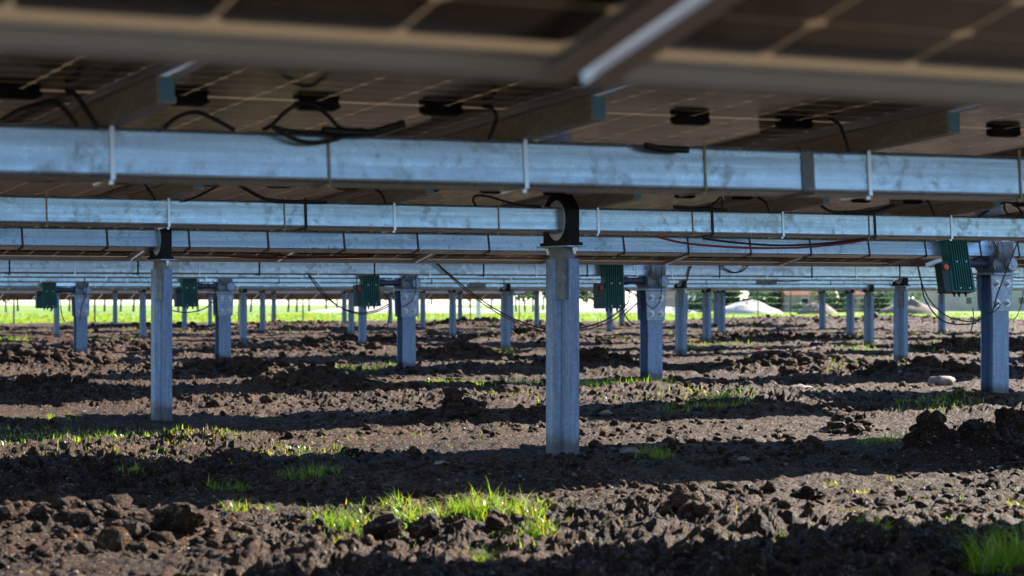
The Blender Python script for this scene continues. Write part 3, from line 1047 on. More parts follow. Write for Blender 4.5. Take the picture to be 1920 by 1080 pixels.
f1 = -0.085
CB = [
    (1, f1, [(492, 243), (510, 234), (538, 207), (575, 193), (610, 212), (640, 240), (682, 243)], .0055, 'black cable arching highest in the loop on the second row tube'),
    (1, f1 - .006, [(508, 236), (540, 244), (590, 248), (645, 246)], .0055, 'black cable lying flat through the loop on the second row tube'),
    (1, f1 - .012, [(508, 234), (530, 250), (560, 263), (588, 267), (625, 262), (665, 247)], .006, 'black cable sagging below the loop across the face of the second row tube'),
    (1, f1 - .02, [(605, 244), (640, 247), (680, 249), (705, 247), (757, 231)], .011, 'thick black connector lead ending the cable loop on the second row tube'),
    (1, f1, [(0, 226), (40, 204), (75, 193), (100, 189), (120, 204), (145, 236)], .006, 'black cable bowed above the second row tube at the left edge'),
    (1, f1, [(122, 166), (140, 176), (155, 196), (184, 240)], .007, 'black lead dropping from the leftmost junction box to the second row tube'),
    (1, f1, [(306, 240), (335, 218), (368, 210), (400, 222), (440, 244)], .0055, 'low black cable arch right of the first purlin on the second row tube'),
    (1, f1, [(905, 199), (922, 203), (931, 218), (926, 236), (916, 262)], .005, 'black lead curling from a junction box left of the middle purlin'),
    (1, f1, [(1555, 223), (1572, 231), (1582, 252), (1592, 284)], .005, 'black lead dropping from a junction box near the tube splice'),
    (1, f1 - .01, [(1210, 272), (1240, 279), (1290, 281)], .010, 'dark cable end lying on the second row tube right of centre'),
    (2, f1, [(270, 343), (280, 358), (292, 376)], .006, 'short black lead above the third row tube at the left'),
    (2, f1, [(345, 377), (375, 366), (410, 347)], .006, 'slanting black lead right of the left purlin above the third row tube'),
    (2, f1, [(448, 346), (475, 362), (505, 375), (560, 378), (612, 379)], .009, 'black cable run with thick connector lying on the third row tube left of centre'),
    (2, f1, [(702, 353), (716, 364), (724, 384)], .006, 'curved black lead left of centre above the third row tube'),
    (2, f1, [(893, 386), (887, 376), (893, 367), (915, 368), (945, 377), (975, 384), (1015, 387)], .006, 'black cable loop on the third row tube just left of the middle bearing'),
    (2, f1 - .01, [(1264, 388), (1310, 391), (1362, 394)], .010, 'thick black connector lying on the third row tube right of the middle bearing'),
    (2, f1, [(1318, 392), (1340, 380), (1352, 370), (1354, 380), (1355, 394)], .005, 'peaked black lead right of the middle bearing on the third row tube'),
    (2, f1, [(1422, 370), (1436, 380), (1442, 398)], .006, 'short black lead under the second row, right of the peaked lead'),
    (2, f1, [(1524, 374), (1540, 386), (1562, 397), (1600, 397), (1632, 399)], .007, 'black cable slanting down onto the third row tube at the right'),
    (2, f1 - .01, [(1585, 398), (1615, 398), (1642, 397), (1676, 385)], .010, 'thick black connector on the third row tube left of the right-hand green box'),
    (2, f1, [(1737, 374), (1745, 386), (1752, 404)], .006, 'short black lead above the right-hand green control box'),
    (2, f1, [(1836, 406), (1860, 390), (1888, 379), (1908, 388), (1918, 404)], .007, 'black cable arch on the third row tube at the right edge'),
    (2, f1, [(1884, 380), (1884, 392), (1894, 403), (1918, 405)], .006, 'small black cable loop on the third row tube at the right edge'),
    (2, 0.0, [(1230, 443), (1280, 455), (1350, 462), (1420, 465), (1500, 464), (1570, 458), (1625, 450)], .006, 'dark red cable sagging under the third row tube at the right', 'redcable'),
    (2, 0.03, [(1318, 447), (1380, 455), (1460, 460), (1540, 457), (1620, 448)], .006, 'black cable sagging beside the red one under the third row tube'),
    (3, -.10, [(1718, 484), (1726, 520), (1734, 560), (1760, 596), (1790, 608), (1830, 606)], .006, 'black cable hanging from the fourth row past the orange-knob box'),
    (3, -.12, [(1718, 486), (1728, 530), (1745, 565), (1775, 592), (1815, 603), (1836, 598)], .005, 'second black cable hanging beside the orange-knob box'),
    (3, -.20, [(1909, 452), (1898, 480), (1884, 515), (1870, 552), (1862, 580), (1850, 590), (1826, 606)], .006, 'black cable slanting across the slew gear of the right-hand drive post'),
    (3, -.20, [(1863, 578), (1872, 569), (1875, 574), (1866, 582), (1856, 590)], .005, 'small black cable curl over the bolted plate of the right-hand drive post'),
    (3, -.15, [(1864, 452), (1870, 468), (1866, 484), (1852, 492), (1842, 486)], .006, 'black cable hooked around the tube flange at the right-hand slew gear'),
    (3, -.2, [(1824, 578), (1825, 600), (1820, 622)], .005, 'black cable tail hanging below the right-hand green box'),
    (3, .3, [(1919, 545), (1915, 570), (1908, 590), (1900, 600)], .004, 'thin cable hanging at the right edge behind the drive post'),
    (4, -.12, [(818, 493), (845, 516), (880, 545), (920, 574), (960, 596), (1000, 611), (1040, 619), (1090, 615), (1140, 598), (1172, 574)], .007, 'long black cable sagging from centre to the red-knob box'),
    (4, -.08, [(822, 495), (850, 524), (885, 554), (925, 582), (965, 603), (1005, 617), (1045, 624), (1095, 619), (1145, 603), (1176, 578)], .006, 'long red cable sagging beside the black one from centre', 'redcable'),
    (4, -.18, [(1172, 540), (1180, 548), (1178, 566), (1168, 580), (1178, 600), (1190, 609)], .006, 'black cable looping right of the red-knob control box'),
    (4, -.18, [(1174, 545), (1188, 550), (1204, 560)], .006, 'short black lead from the red-knob box to its drive post'),
    (4, -.2, [(1210, 567), (1224, 578), (1236, 566), (1240, 545), (1241, 500)], .005, 'black cable looped over the plate beside the red-knob box'),
    (4, -.2, [(1170, 590), (1186, 576), (1208, 556)], .006, 'black lead crossing behind the red-knob box up to its drive post'),
    (5, -.12, [(572, 508), (592, 535), (612, 558), (640, 577), (672, 586), (705, 582), (728, 570)], .007, 'black cable sagging to the central green control box'),
    (5, -.08, [(575, 508), (598, 536), (618, 560), (645, 580), (676, 589), (708, 584), (730, 573)], .006, 'dark cable sagging just under the other to the central green box'),
    (5, -.2, [(716, 546), (726, 556), (732, 575), (728, 600), (725, 622)], .007, 'black cable dangling between the central green box and its drive post'),
    (5, -.2, [(748, 572), (757, 574), (770, 566), (776, 556), (780, 540), (778, 500)], .006, 'black cable looped over the central four-bolt plate'),
    (6, -.12, [(322, 582), (350, 586), (380, 580), (400, 566), (408, 560)], .008, 'black cable sagging below the dark green box right of the left post'),
    (6, -.2, [(382, 510), (386, 530), (404, 548)], .007, 'thin cable beside the dark green box right of the left post'),
    (7, -.12, [(118, 540), (114, 565), (116, 590), (122, 604)], .008, 'thin cable hanging right of the leftmost green box'),
    (7, -.2, [(150, 600), (152, 580), (160, 555), (164, 525)], .007, 'thin cable over the plate of the leftmost drive post'),
    (7, .3, [(258, 516), (268, 530), (280, 544)], .009, 'thin slanting cable left of the left foreground post'),
    (5, 0, [(1352, 497), (1390, 512), (1430, 522), (1475, 528), (1520, 522), (1570, 504)], .007, 'black cable sagging in front of the far tubes at the right'),
    (5, .04, [(1360, 497), (1410, 508), (1460, 522), (1500, 524), (1545, 514), (1590, 500)], .006, 'dark red cable sagging in front of the far tubes at the right', 'redcable'),
    (4, -.09, [(1353, 498), (1363, 506), (1378, 511), (1392, 508), (1402, 498)], .007, 'small black cable bow on the fifth row tube'),
    (4, -.08, [(1296, 499), (1292, 508), (1288, 525), (1284, 540)], .008, 'short black cable hanging beside the bearing right of the drive post'),
    (5, -.05, [(862, 506), (900, 515), (945, 519), (990, 517), (1030, 511)], .007, 'dark red cable bowed across the far tubes left of the middle post', 'redcable'),
    (5, -.02, [(872, 507), (905, 517), (945, 522), (995, 519), (1030, 514)], .006, 'black cable bowed across the far tubes left of the middle post'),
    (6, 0, [(880, 516), (884, 523), (892, 519)], .009, 'tiny black cable curl on the seventh row tube'),
    (3, .75, [(430, 481), (480, 483), (540, 484), (620, 482), (690, 479)], .006, 'dark red cable under the fourth row modules left of centre', 'redcable'),
    (3, .80, [(520, 478), (560, 482), (640, 483), (700, 480)], .006, 'black cable under the fourth row modules left of centre'),
]
for c_ in CB:
    cable(*c_)

# ------------------------------------------------------------------ clods, stones, grass
ico_v = []
phi = (1 + 5 ** 0.5) / 2
for a_, b_ in ((1, phi), (-1, phi), (1, -phi), (-1, -phi)):
    ico_v += [(0, a_, b_), (a_, b_, 0), (b_, 0, a_)]
ico_v = np.array(ico_v) / math.sqrt(1 + phi * phi)
from itertools import combinations
el = min(np.linalg.norm(ico_v[i] - ico_v[j]) for i, j in combinations(range(12), 2))
ico_f = []
for t3 in combinations(range(12), 3):
    if all(abs(np.linalg.norm(ico_v[a_] - ico_v[b_]) - el) < 1e-6 for a_, b_ in combinations(t3, 2)):
        n_ = np.cross(ico_v[t3[1]] - ico_v[t3[0]], ico_v[t3[2]] - ico_v[t3[0]])
        ico_f.append(t3 if n_ @ ico_v[t3[0]] > 0 else (t3[0], t3[2], t3[1]))


def subdiv(V, F):
    V = [tuple(v) for v in V]; cache = {}; out = []
    def mid(a, b):
        key = (min(a, b), max(a, b))
        if key not in cache:
            m_ = np.array(V[a]) + np.array(V[b]); m_ /= np.linalg.norm(m_)
            V.append(tuple(m_)); cache[key] = len(V) - 1
        return cache[key]
    for a, b, c in F:
        ab, bc, ca = mid(a, b), mid(b, c), mid(c, a)
        out += [(a, ab, ca), (b, bc, ab), (c, ca, bc), (ab, bc, ca)]
    return np.array(V), out


V1, F1 = subdiv(ico_v, ico_f)
V2, F2 = subdiv(V1, F1)


def lump_shape(V, rng, rough=0.35):
    f = np.ones(len(V))
    for fr, am in ((1.3, rough), (2.7, rough * 0.55), (5.5, rough * 0.3)):
        o_ = rng.random(3) * 90
        q = V * fr + o_
        f = f + am * (vnoise(q[:, 0] + q[:, 2] * 0.7, q[:, 1] - q[:, 2] * 0.6) - 0.5) * 2
    return V * f[:, None]


def scatter_mesh(name, xs, ys, sizes, V, F, material, sink=0.25, flat=(0.6, 1.0), variants=24, rough=0.35):
    shapes = [lump_shape(V, RNG, rough) for _ in range(variants)]
    n = len(xs); nv_ = len(V)
    zs = ground_z(xs, ys)
    allv = np.zeros((n, nv_, 3), np.float32)
    for i in range(n):
        s3 = sizes[i] * np.array([RNG.uniform(0.75, 1.3), RNG.uniform(0.75, 1.2), RNG.uniform(*flat)])
        a = RNG.uniform(0, 6.283)
        v = shapes[i % variants] * s3
        ca, sa = math.cos(a), math.sin(a)
        allv[i, :, 0] = v[:, 0] * ca - v[:, 1] * sa + xs[i]
        allv[i, :, 1] = v[:, 0] * sa + v[:, 1] * ca + ys[i]
        allv[i, :, 2] = v[:, 2] + zs[i] + sizes[i] * sink
    F = np.array(F, np.int32)
    faces = (F[None] + (np.arange(n) * nv_)[:, None, None]).reshape(-1, 3)
    me = bpy.data.meshes.new(name)
    me.vertices.add(n * nv_); me.vertices.foreach_set('co', allv.ravel())
    me.loops.add(faces.size); me.loops.foreach_set('vertex_index', faces.ravel().astype(np.int32))
    me.polygons.add(len(faces)); me.polygons.foreach_set('loop_start', np.arange(0, faces.size, 3, dtype=np.int32))
    me.update(calc_edges=True)
    me.materials.append(material)
    return me


def fan_points(n, y0, y1, bias=1.0, umax=0.27):
    u = RNG.uniform(-umax, umax, n)
    t = RNG.random(n)
    y = np.exp(math.log(y0) + (math.log(y1) - math.log(y0)) * t ** bias)
    return u * y, y


x_, y_ = fan_points(16000, 5.6, 60)
dens = vnoise(x_ * 0.9 + 7, y_ * 0.8 + 3)
keep = dens > 0.42
x_, y_ = x_[keep], y_[keep]
sz = np.clip(RNG.lognormal(-4.35, 0.5, len(x_)), 0.006, 0.045) * (0.8 + 0.7 * soft(10, 30, y_))
o = link('soil_clods', scatter_mesh('soil_clods', x_, y_, sz, V1, F1, M['clod'], 0.2, rough=0.5))
kind(o, 'stuff'); tag(o, 'loose dark brown soil clods strewn over the tilled ground', 'soil clods')

# crowded heaps of clods on the mounds
mxs, mys, msz = [], [], []
for (mx_, my_, rx, ry, hh) in MOUNDS:
    n_ = int(60 + 2200 * hh * min(rx, 1.2) * min(ry, 1.2))
    mxs.append(RNG.normal(mx_, rx * 0.62, n_)); mys.append(RNG.normal(my_, ry * 0.6, n_))
    msz.append(np.clip(RNG.lognormal(-3.95, 0.5, n_), 0.008, 0.055) * (1 + 0.6 * (my_ > 16)))
mxs, mys, msz = np.concatenate(mxs), np.concatenate(mys), np.concatenate(msz)
o = link('heaped_clods', scatter_mesh('heaped_clods', mxs, mys, msz, V1, F1, M['clod'], 0.15, rough=0.55))
kind(o, 'stuff'); tag(o, 'crumbly dark clods heaped along the soil ridges', 'soil clods')

x_, y_ = fan_points(2600, 5.8, 55)
sz = np.clip(RNG.lognormal(-5.0, 0.45, len(x_)), 0.003, 0.014) * (0.8 + 0.6 * soft(10, 30, y_))
o = link('pebbles', scatter_mesh('pebbles', x_, y_, sz, ico_v, ico_f, M['stone'], 0.3, (0.4, 0.8), rough=0.6))
kind(o, 'stuff'); tag(o, 'small pale pebbles lying scattered on the dark soil', 'pebbles')

# single clods and stones one can point to
BIG = [(722, 1000, 30, 'clod', 'round dark clod in front of the bright grass tuft, left of its neighbour'),
       (800, 1000, 28, 'clod', 'wide dark clod in front of the bright grass tuft, right of its neighbour'),
       (930, 995, 22, 'clod', 'dark clod at the right foot of the bright grass tufts'),
       (1305, 955, 28, 'clod', 'lone dark clod on the sunlit strip right of the grass tufts'),
       (1520, 935, 20, 'clod', 'dark clod on the sunlit strip beside small yellow sprouts'),
       (1415, 935, 16, 'clod', 'small dark clod left of the yellow sprouts on the sunlit strip'),
       (345, 1010, 32, 'clod', 'big upright clod on the left foreground ridge'),
       (260, 1020, 26, 'clod', 'dark clod left of the big upright one on the left ridge'),
       (1765, 722, 24, 'stone', 'large tan stone left of the right-hand drive post'),
       (1500, 735, 20, 'stone', 'tan stone lying behind the sunlit strip right of centre'),
       (830, 878, 13, 'stone', 'flat pale stone in the shade left of the middle post foot'),
       (1180, 855, 16, 'stone', 'flat pale stone in the shade right of the middle post foot'),
       (1395, 866, 9, 'stone', 'small pale stone in the shaded strip right of the middle post'),
       (890, 786, 10, 'stone', 'small flat white stone behind the middle post to its left'),
       (1140, 775, 12, 'stone', 'squarish grey stone behind the middle post to its right')]
for i, (px, py, rp, kd, lab) in enumerate(BIG):
    X_, Y_ = px_ground(px, py)
    r_ = rp / FPX * Y_
    v = lump_shape(V2, RNG, 0.42 if kd == 'clod' else 0.3)
    fl = 0.8 if kd == 'clod' else 0.5
    z0 = float(ground_z(X_, Y_, False)) + 0.01
    b = MB(); b.add([(q[0] * r_ * 1.15, q[1] * r_, q[2] * r_ * fl) for q in v], F2, 0, kd == 'stone')
    nm = 'soil_clod' if kd == 'clod' else 'stone'
    o = link(nm, b.mesh(nm, M[kd]), None, (X_, Y_, z0 + r_ * fl * 0.45), (0, 0, RNG.uniform(0, 6)))
    tag(o, lab, 'clod' if kd == 'clod' else 'stone')


def blades(b, x, y, n, rad, hgt, width, seg=3, lean=0.6, mi_y=0.12, ry=None):
    rr_ = RNG.random(n) ** 0.7 * 1.25; aa_ = RNG.uniform(0, 6.283, n)
    xs = x + rad * rr_ * np.cos(aa_); ys2 = y + (ry if ry else rad) * rr_ * np.sin(aa_)
    zs = ground_z(xs, ys2)
    for i in range(n):
        h = hgt * (0.25 + 0.95 * RNG.random() ** 1.3)
        a = RNG.uniform(0, 6.283); ln = RNG.uniform(0.1, lean) * h
        dx, dy = math.cos(a) * ln, math.sin(a) * ln
        wx, wy = -math.sin(a) * width / 2, math.cos(a) * width / 2
        # turn the flat of the blade partly to a random side
        q = RNG.uniform(0, 6.283); wx = wx * 0.5 + math.cos(q) * width * 0.3; wy = wy * 0.5 + math.sin(q) * width * 0.3
        vs = []
        for s_ in range(seg + 1):
            t = s_ / seg
            cx = xs[i] + dx * t * t; cy = ys2[i] + dy * t * t; cz = zs[i] - 0.006 + h * (t - 0.28 * t * t * (ln / h))
            wf = (1 - t ** 1.6) if s_ < seg else 0.0
            if s_ < seg: vs += [(cx - wx * wf, cy - wy * wf, cz), (cx + wx * wf, cy + wy * wf, cz)]
            else: vs += [(cx, cy, cz)]
        fs = [(2 * s_, 2 * s_ + 1, 2 * s_ + 3, 2 * s_ + 2) for s_ in range(seg - 1)] + [(2 * seg - 2, 2 * seg - 1, 2 * seg)]
        b.add(vs, fs, 1 if RNG.random() < mi_y else 0, True)


def tuft_px(b, px, py, n, wpx, hpx, mi_y=0.12, depth=None, wmm=4.0, lean=0.7):
    X_, Y_ = px_ground(px, py)
    blades(b, X_, Y_, n, wpx / FPX * Y_ / 2, hpx / FPX * Y_, wmm / 1000, 3, lean, mi_y, depth if depth else wpx / FPX * Y_ * 0.5)


TUFTS = [
    (640, 975, 240, 95, 46, .08, 'bright grass tuft left of the two round clods'),
    (770, 975, 170, 90, 44, .10, 'bright grass tuft behind the two round clods'),
    (880, 975, 260, 110, 50, .10, 'bright grass tuft in the middle of the foreground clump'),
    (975, 970, 150, 70, 44, .18, 'bright grass tuft at the right end of the foreground clump'),
    (1005, 1008, 150, 60, 36, .08, 'bright grass tuft lowest on the right of the foreground clump'),
    (745, 945, 60, 50, 34, .10, 'small bright tuft at the shadow edge behind the foreground clump'),
    (905, 1055, 60, 20, 48, .02, 'narrow green sprout at the bottom of the picture left of centre'),
    (615, 1035, 60, 60, 30, .35, 'thin yellowish tuft below the foreground clump'),
    (445, 955, 60, 40, 30, .12, 'small green tuft left of the foreground clump'),
    (500, 955, 30, 30, 26, .15, 'tiny green tuft left of the foreground clump, nearer to it'),
    (480, 1015, 40, 50, 18, .5, 'pale yellow sprouts on the left ridge'),
    (1890, 1072, 420, 110, 100, .0, 'large dark blurred grass clump in the bottom right corner'),
    (1640, 1020, 70, 50, 34, .0, 'dark green tuft in the shade left of the corner clump'),
    (1225, 858, 110, 55, 30, .03, 'dark green tuft in the shade right of the middle post'),
    (580, 895, 130, 90, 30, .03, 'dark green tuft in the shaded strip left of the middle post'),
    (430, 912, 80, 60, 28, .03, 'dark green tuft in the shaded strip at the left'),
    (245, 895, 50, 40, 22, .03, 'small dark tuft in the shaded strip at the far left'),
    (1655, 825, 80, 70, 26, .05, 'dark green tuft at the shadow edge left of the big soil heap'),
    (1340, 752, 300, 80, 26, .12, 'sunlit grass tuft between the middle post and the right drive post'),
    (1740, 772, 60, 100, 18, .3, 'thin grass at the foot of the right-hand drive post'),
    (1560, 905, 30, 30, 14, .5, 'small yellow sprouts on the sunlit strip at the right'),
    (1620, 925, 40, 40, 18, .6, 'yellow sprouts in the middle of the right sunlit strip'),
    (1590, 955, 40, 50, 16, .6, 'yellow green sprouts lower on the right sunlit strip'),
    (1460, 1020, 30, 24, 16, .3, 'single green sprout near the bottom shadow edge'),
    (1910, 955, 40, 30, 26, .6, 'yellow sprout above the dark corner clump'),
    (1340, 915, 30, 30, 14, .3, 'small green sprout right of the shaded strip end'),
]
for (px, py, n, wpx, hpx, my_, lab) in TUFTS:
    b = MB(); tuft_px(b, px, py, int(n * 2.0), wpx * 1.1, hpx * 1.05, my_ + 0.1, None, 5.0, 1.5)
    o = link('grass_tuft', b.mesh('grass_tuft', [M['grass'], M['grass_y']]))
    tag(o, lab, 'grass tuft', 'grass tufts')

# sprouting weed with two curved leaves
X_, Y_ = px_ground(512, 806)
zw = float(ground_z(X_, Y_))
b = MB()
for a_, ln_, hh in ((0.1, 0.10, 0.05), (2.6, 0.05, 0.07), (0.5, 0.04, 0.08)):
    pts = [Vector((math.cos(a_) * ln_ * t, math.sin(a_) * ln_ * t * 0.5, hh * math.sin(t * 2.2))) for t in (0, .25, .5, .75, 1)]
    for i in range(4):
        w0, w1 = 0.006 * (1 - i / 4.2), 0.006 * (1 - (i + 1) / 4.2)
        b.add([pts[i] + Vector((0, -w0, 0)), pts[i] + Vector((0, w0, 0)), pts[i + 1] + Vector((0, w1, 0)), pts[i + 1] + Vector((0, -w1, 0))], [(0, 1, 2, 3)], 0, True)
o = link('weed_sprout', b.mesh('weed_sprout', M['grass']), None, (X_, Y_, zw))
tag(o, 'small weed with curved yellow green leaves on the sunlit strip, left of centre', 'weed')

# thin uncountable grass in bands
b = MB()
BANDS = [(0, 320, 800, 830, 500, 14, .05), (300, 480, 820, 830, 170, 12, .45), (480, 650, 842, 860, 170, 14, .35), (80, 260, 815, 835, 90, 12, .4),
         (1080, 1250, 722, 732, 420, 18, .05), (840, 1010, 716, 722, 260, 14, .05), (640, 740, 690, 696, 260, 14, .05),
         (760, 850, 712, 718, 120, 12, .4), (1250, 1420, 758, 768, 200, 14, .05), (1680, 1830, 750, 760, 260, 14, .05),
         (800, 960, 655, 665, 260, 12, .5), (1280, 1440, 646, 655, 200, 10, .4), (1580, 1640, 650, 660, 120, 12, .3), (1700, 1840, 655, 665, 140, 12, .4),
         (0, 60, 635, 640, 160, 10, .05), (170, 250, 636, 642, 160, 10, .05), (1150, 1180, 636, 640, 80, 10, .1),
         (1540, 1700, 690, 700, 120, 12, .4), (0, 130, 775, 790, 90, 14, .3), (900, 1020, 735, 745, 90, 10, .5), (1450, 1900, 890, 1000, 120, 12, .5),
         (1100, 1500, 900, 1030, 60, 12, .4), (550, 1100, 930, 1040, 160, 22, .3), (0, 600, 830, 870, 120, 14, .4), (1000, 1300, 735, 760, 60, 12, .5), (600, 1000, 780, 850, 60, 10, .5), (560, 1060, 940, 1000, 150, 18, .35), (300, 650, 815, 860, 130, 12, .6), (1240, 1420, 735, 750, 120, 16, .3), (1030, 1900, 620, 640, 300, 8, .4), (0, 1000, 610, 630, 300, 8, .4)]
for (xa, xb, ya, yb, n, hpx, my_) in BANDS:
    for _ in range(n // 3):
        px, py = RNG.uniform(xa, xb), RNG.uniform(ya, yb)
        X_, Y_ = px_ground(px, py)
        blades(b, X_, Y_, 6, 0.05 + 0.002 * Y_, hpx / FPX * Y_, 0.004 + 0.0003 * Y_, 2, 0.7, my_)
o = link('thin_grass', b.mesh('thin_grass', [M['grass'], M['grass_y']]))
kind(o, 'stuff'); tag(o, 'thin green and yellow grass growing through the bare soil', 'grass')

# meadow grass standing at the edge of the tilled soil and beyond
b = MB()
for _ in range(5200):
    y = math.exp(RNG.uniform(math.log(98), math.log(210))); x = RNG.uniform(-0.3, 0.3) * y
    if y - 0.35 * x < 100: continue
    h = RNG.uniform(0.08, 0.26); wd = RNG.uniform(0.15, 0.5)
    a = RNG.uniform(0, 3.14)
    ca, sa = math.cos(a) * wd / 2, math.sin(a) * wd / 2
    z0 = -0.14
    for q in range(5):
        t = RNG.uniform(-1, 1); cx, cy = x + ca * t, y + sa * t
        e = RNG.uniform(-0.08, 0.08)
        b.add([(cx - 0.03, cy, z0), (cx + 0.03, cy, z0), (cx + e, cy + e, z0 + h * RNG.uniform(0.6, 1.1))], [(0, 1, 2)], 1 if RNG.random() < 0.25 else 0)
o = link('meadow_grass', b.mesh('meadow_grass', [M['grass'], M['grass_y']]))
kind(o, 'stuff'); tag(o, 'bright green meadow grass beyond the tilled soil', 'grass')

# scrap of red plastic and a bit of red cable
X_, Y_ = px_ground(1422, 664)
b = MB(); b.add([(-.06, 0, .01), (-.01, -.02, .05), (.06, 0, .015), (.02, .02, .07), (-.05, .03, .04), (-.06, .002, .006), (-.01, -.018, .046), (.06, .002, .011)],
                [(0, 1, 3, 4), (1, 2, 3), (5, 7, 6), (0, 5, 6, 1), (1, 6, 7, 2)])
o = link('plastic_scrap', b.mesh('plastic_scrap', M['red_plastic']), None, (X_, Y_, float(ground_z(X_, Y_)) + 0.02), (0, 0, 0.4))
tag(o, 'small crumpled red plastic scrap on the soil behind the middle post', 'litter')

# ------------------------------------------------------------------ fence
fa = (-19.4, 92.0); fb = (17.7, 147.0)
fdir = Vector((fb[0] - fa[0], fb[1] - fa[1])); flen = fdir.length; fdir.normalize()
fence = link('wire_fence', None, None, (fa[0], fa[1], -0.14))
tag(fence, 'dark green wire fence on slim posts at the edge of the meadow', 'fence')
b = MB(); b.cyl((0, 0, -0.2), (0, 0, 1.75), 0.035, 8); b.cyl((0, 0, 1.75), (0, 0, 1.77), 0.04, 8)
FP = b.mesh('fence_post', M['fence'])
nposts = 0
s_ = -6.0
ends = []
while s_ < flen + 22:
    link('fence_post', FP, fence, (fdir.x * s_, fdir.y * s_, 0)); ends.append(s_)
    s_ += 4.6
for z in (0.15, 0.55, 0.95, 1.35, 1.7):
    b = MB(); b.tube([(fdir.x * ends[0], fdir.y * ends[0], z), (fdir.x * ends[-1], fdir.y * ends[-1], z)], 0.004, 4)
    link('fence_wire', b.mesh('fence_wire', M['wire']), fence)

X_, Y_ = px_ground(897, 600)
b = MB(); b.box(-0.09, 0.09, -0.09, 0.09, -0.2, 1.15); b.box(-0.11, 0.11, -0.11, 0.11, 1.15, 1.19)
o = link('marker_post', b.mesh('marker_post', M['render_white']), None, (X_, Y_, -0.14), (0, 0, 0.35))
tag(o, 'short white sunlit post in the meadow left of the middle foreground post', 'post')


# ------------------------------------------------------------------ far things
def mound(name, px0, px1, ydist, h, material, label):
    x0 = (px0 - 960) / FPX * ydist; x1 = (px1 - 960) / FPX * ydist
    cx = (x0 + x1) / 2; rx = (x1 - x0) / 2; ry = rx * 0.6 + 1.0
    b = MB(); n, r_ = 28, 7
    vs = [(0, 0, h)]
    for j in range(1, r_ + 1):
        for i in range(n):
            a = 2 * math.pi * i / n; q = j / r_
            wob = 0.8 + 0.4 * float(vnoise(np.array(cx + 3 * math.cos(a)), np.array(j + 2 * math.sin(a))))
            vs.append((rx * q * math.cos(a), ry * q * math.sin(a), max(-0.2, h * (1 - q ** 1.4) * wob - (0.2 if j == r_ else 0))))
    fs = [(0, 1 + i, 1 + (i + 1) % n) for i in range(n)]
    for j in range(r_ - 1):
        for i in range(n):
            fs.append((1 + j * n + i, 1 + (j + 1) * n + i, 1 + (j + 1) * n + (i + 1) % n, 1 + j * n + (i + 1) % n))
    b.add(vs, fs, 0, True)
    o = link(name, b.mesh(name, material), None, (cx, ydist, -0.14))
    tag(o, label, 'heap')


mound('gravel_heap', 1330, 1475, 210, 1.25, M['gravel'], 'pale gravel heap on the meadow right of centre')
mound('soil_heap', 1490, 1575, 200, 1.2, M['spoil'], 'brown soil heap in front of the red roofed sheds')
mound('soil_heap', 1640, 1770, 205, 1.35, M['spoil'], 'low brown soil heap left of the right-hand green box')
mound('gravel_heap', 985, 1330, 250, 1.0, M['gravel'], 'long low bank of pale gravel behind the middle foreground post')
mound('gravel_heap', 560, 980, 240, 1.0, M['gravel'], 'long low bank of pale gravel left of the middle foreground post')


def house(px0, px1, ydist, wall_h, roof_h, wall_m, roof_m, label, ang=0.25, deep=7.0, right_m=None, name='house'):
    x0 = (px0 - 960) / FPX * ydist; x1 = (px1 - 960) / FPX * ydist
    W = (x1 - x0) / 2
    t = link(name, None, None, ((x0 + x1) / 2, ydist + deep / 2, -0.14), (0, 0, ang))
    tag(t, label, 'building')
    D_ = deep / 2
    b = MB(); b.box(-W, W, -D_, D_, -0.3, wall_h)
    link('wall', b.mesh('wall', wall_m), t)
    if right_m:
        b = MB(); b.box(W - 1.3, W + 0.004, -D_ - 0.02, D_ + 0.004, -0.3, wall_h - 0.01)
        link('wing_wall', b.mesh('wing_wall', right_m), t)
    b = MB()
    if roof_h > 0:
        b.prism([(-D_ - 0.3, wall_h), (D_ + 0.3, wall_h), (0, wall_h + roof_h)], 0, -W - 0.3, W + 0.3)
    else:
        b.box(-W - 0.1, W + 0.1, -D_ - 0.1, D_ + 0.1, wall_h, wall_h + 0.18)
    link('roof', b.mesh('roof', roof_m), t)
    nw = max(1, int(W * 2 / 3.2))
    for i in range(nw):
        wx = -W + (i + 0.5) * 2 * W / nw
        if right_m and wx > W - 1.9: continue
        b = MB(); b.box(wx - 0.45, wx + 0.45, -D_ - 0.05, -D_ + 0.02, 0.85, min(wall_h - 0.25, 1.9))
        wn = link('window', b.mesh('window', M['render_white']), t)
        b = MB(); b.box(wx - 0.38, wx + 0.38, -D_ - 0.06, -D_ - 0.051, 0.93, min(wall_h - 0.33, 1.82))
        link('pane', b.mesh('pane', M['glass']), wn)
    return t


house(1236, 1302, 262, 3.4, 1.6, M['render_pink'], M['roof'], 'small pink house with a white right wing behind the gravel bank', 0.1, 6, M['render_white'])
house(1472, 1538, 255, 1.9, 1.7, M['render_pink'], M['roof'], 'low shed with red tiled roof behind the brown soil heap', 0.1, 5)
house(1590, 1642, 262, 2.0, 1.7, M['render_pink'], M['roof'], 'narrow shed with red tiled roof right of the first shed', 0.05, 5)
house(1655, 1735, 280, 3.6, 0, M['render_cream'], M['render_cream'], 'cream flat-roofed building behind the low brown heap', 0.0, 8)
house(1742, 1990, 290, 3.8, 0, M['render_cream'], M['render_cream'], 'long cream flat-roofed building at the right edge behind the drive post', 0.0, 9)


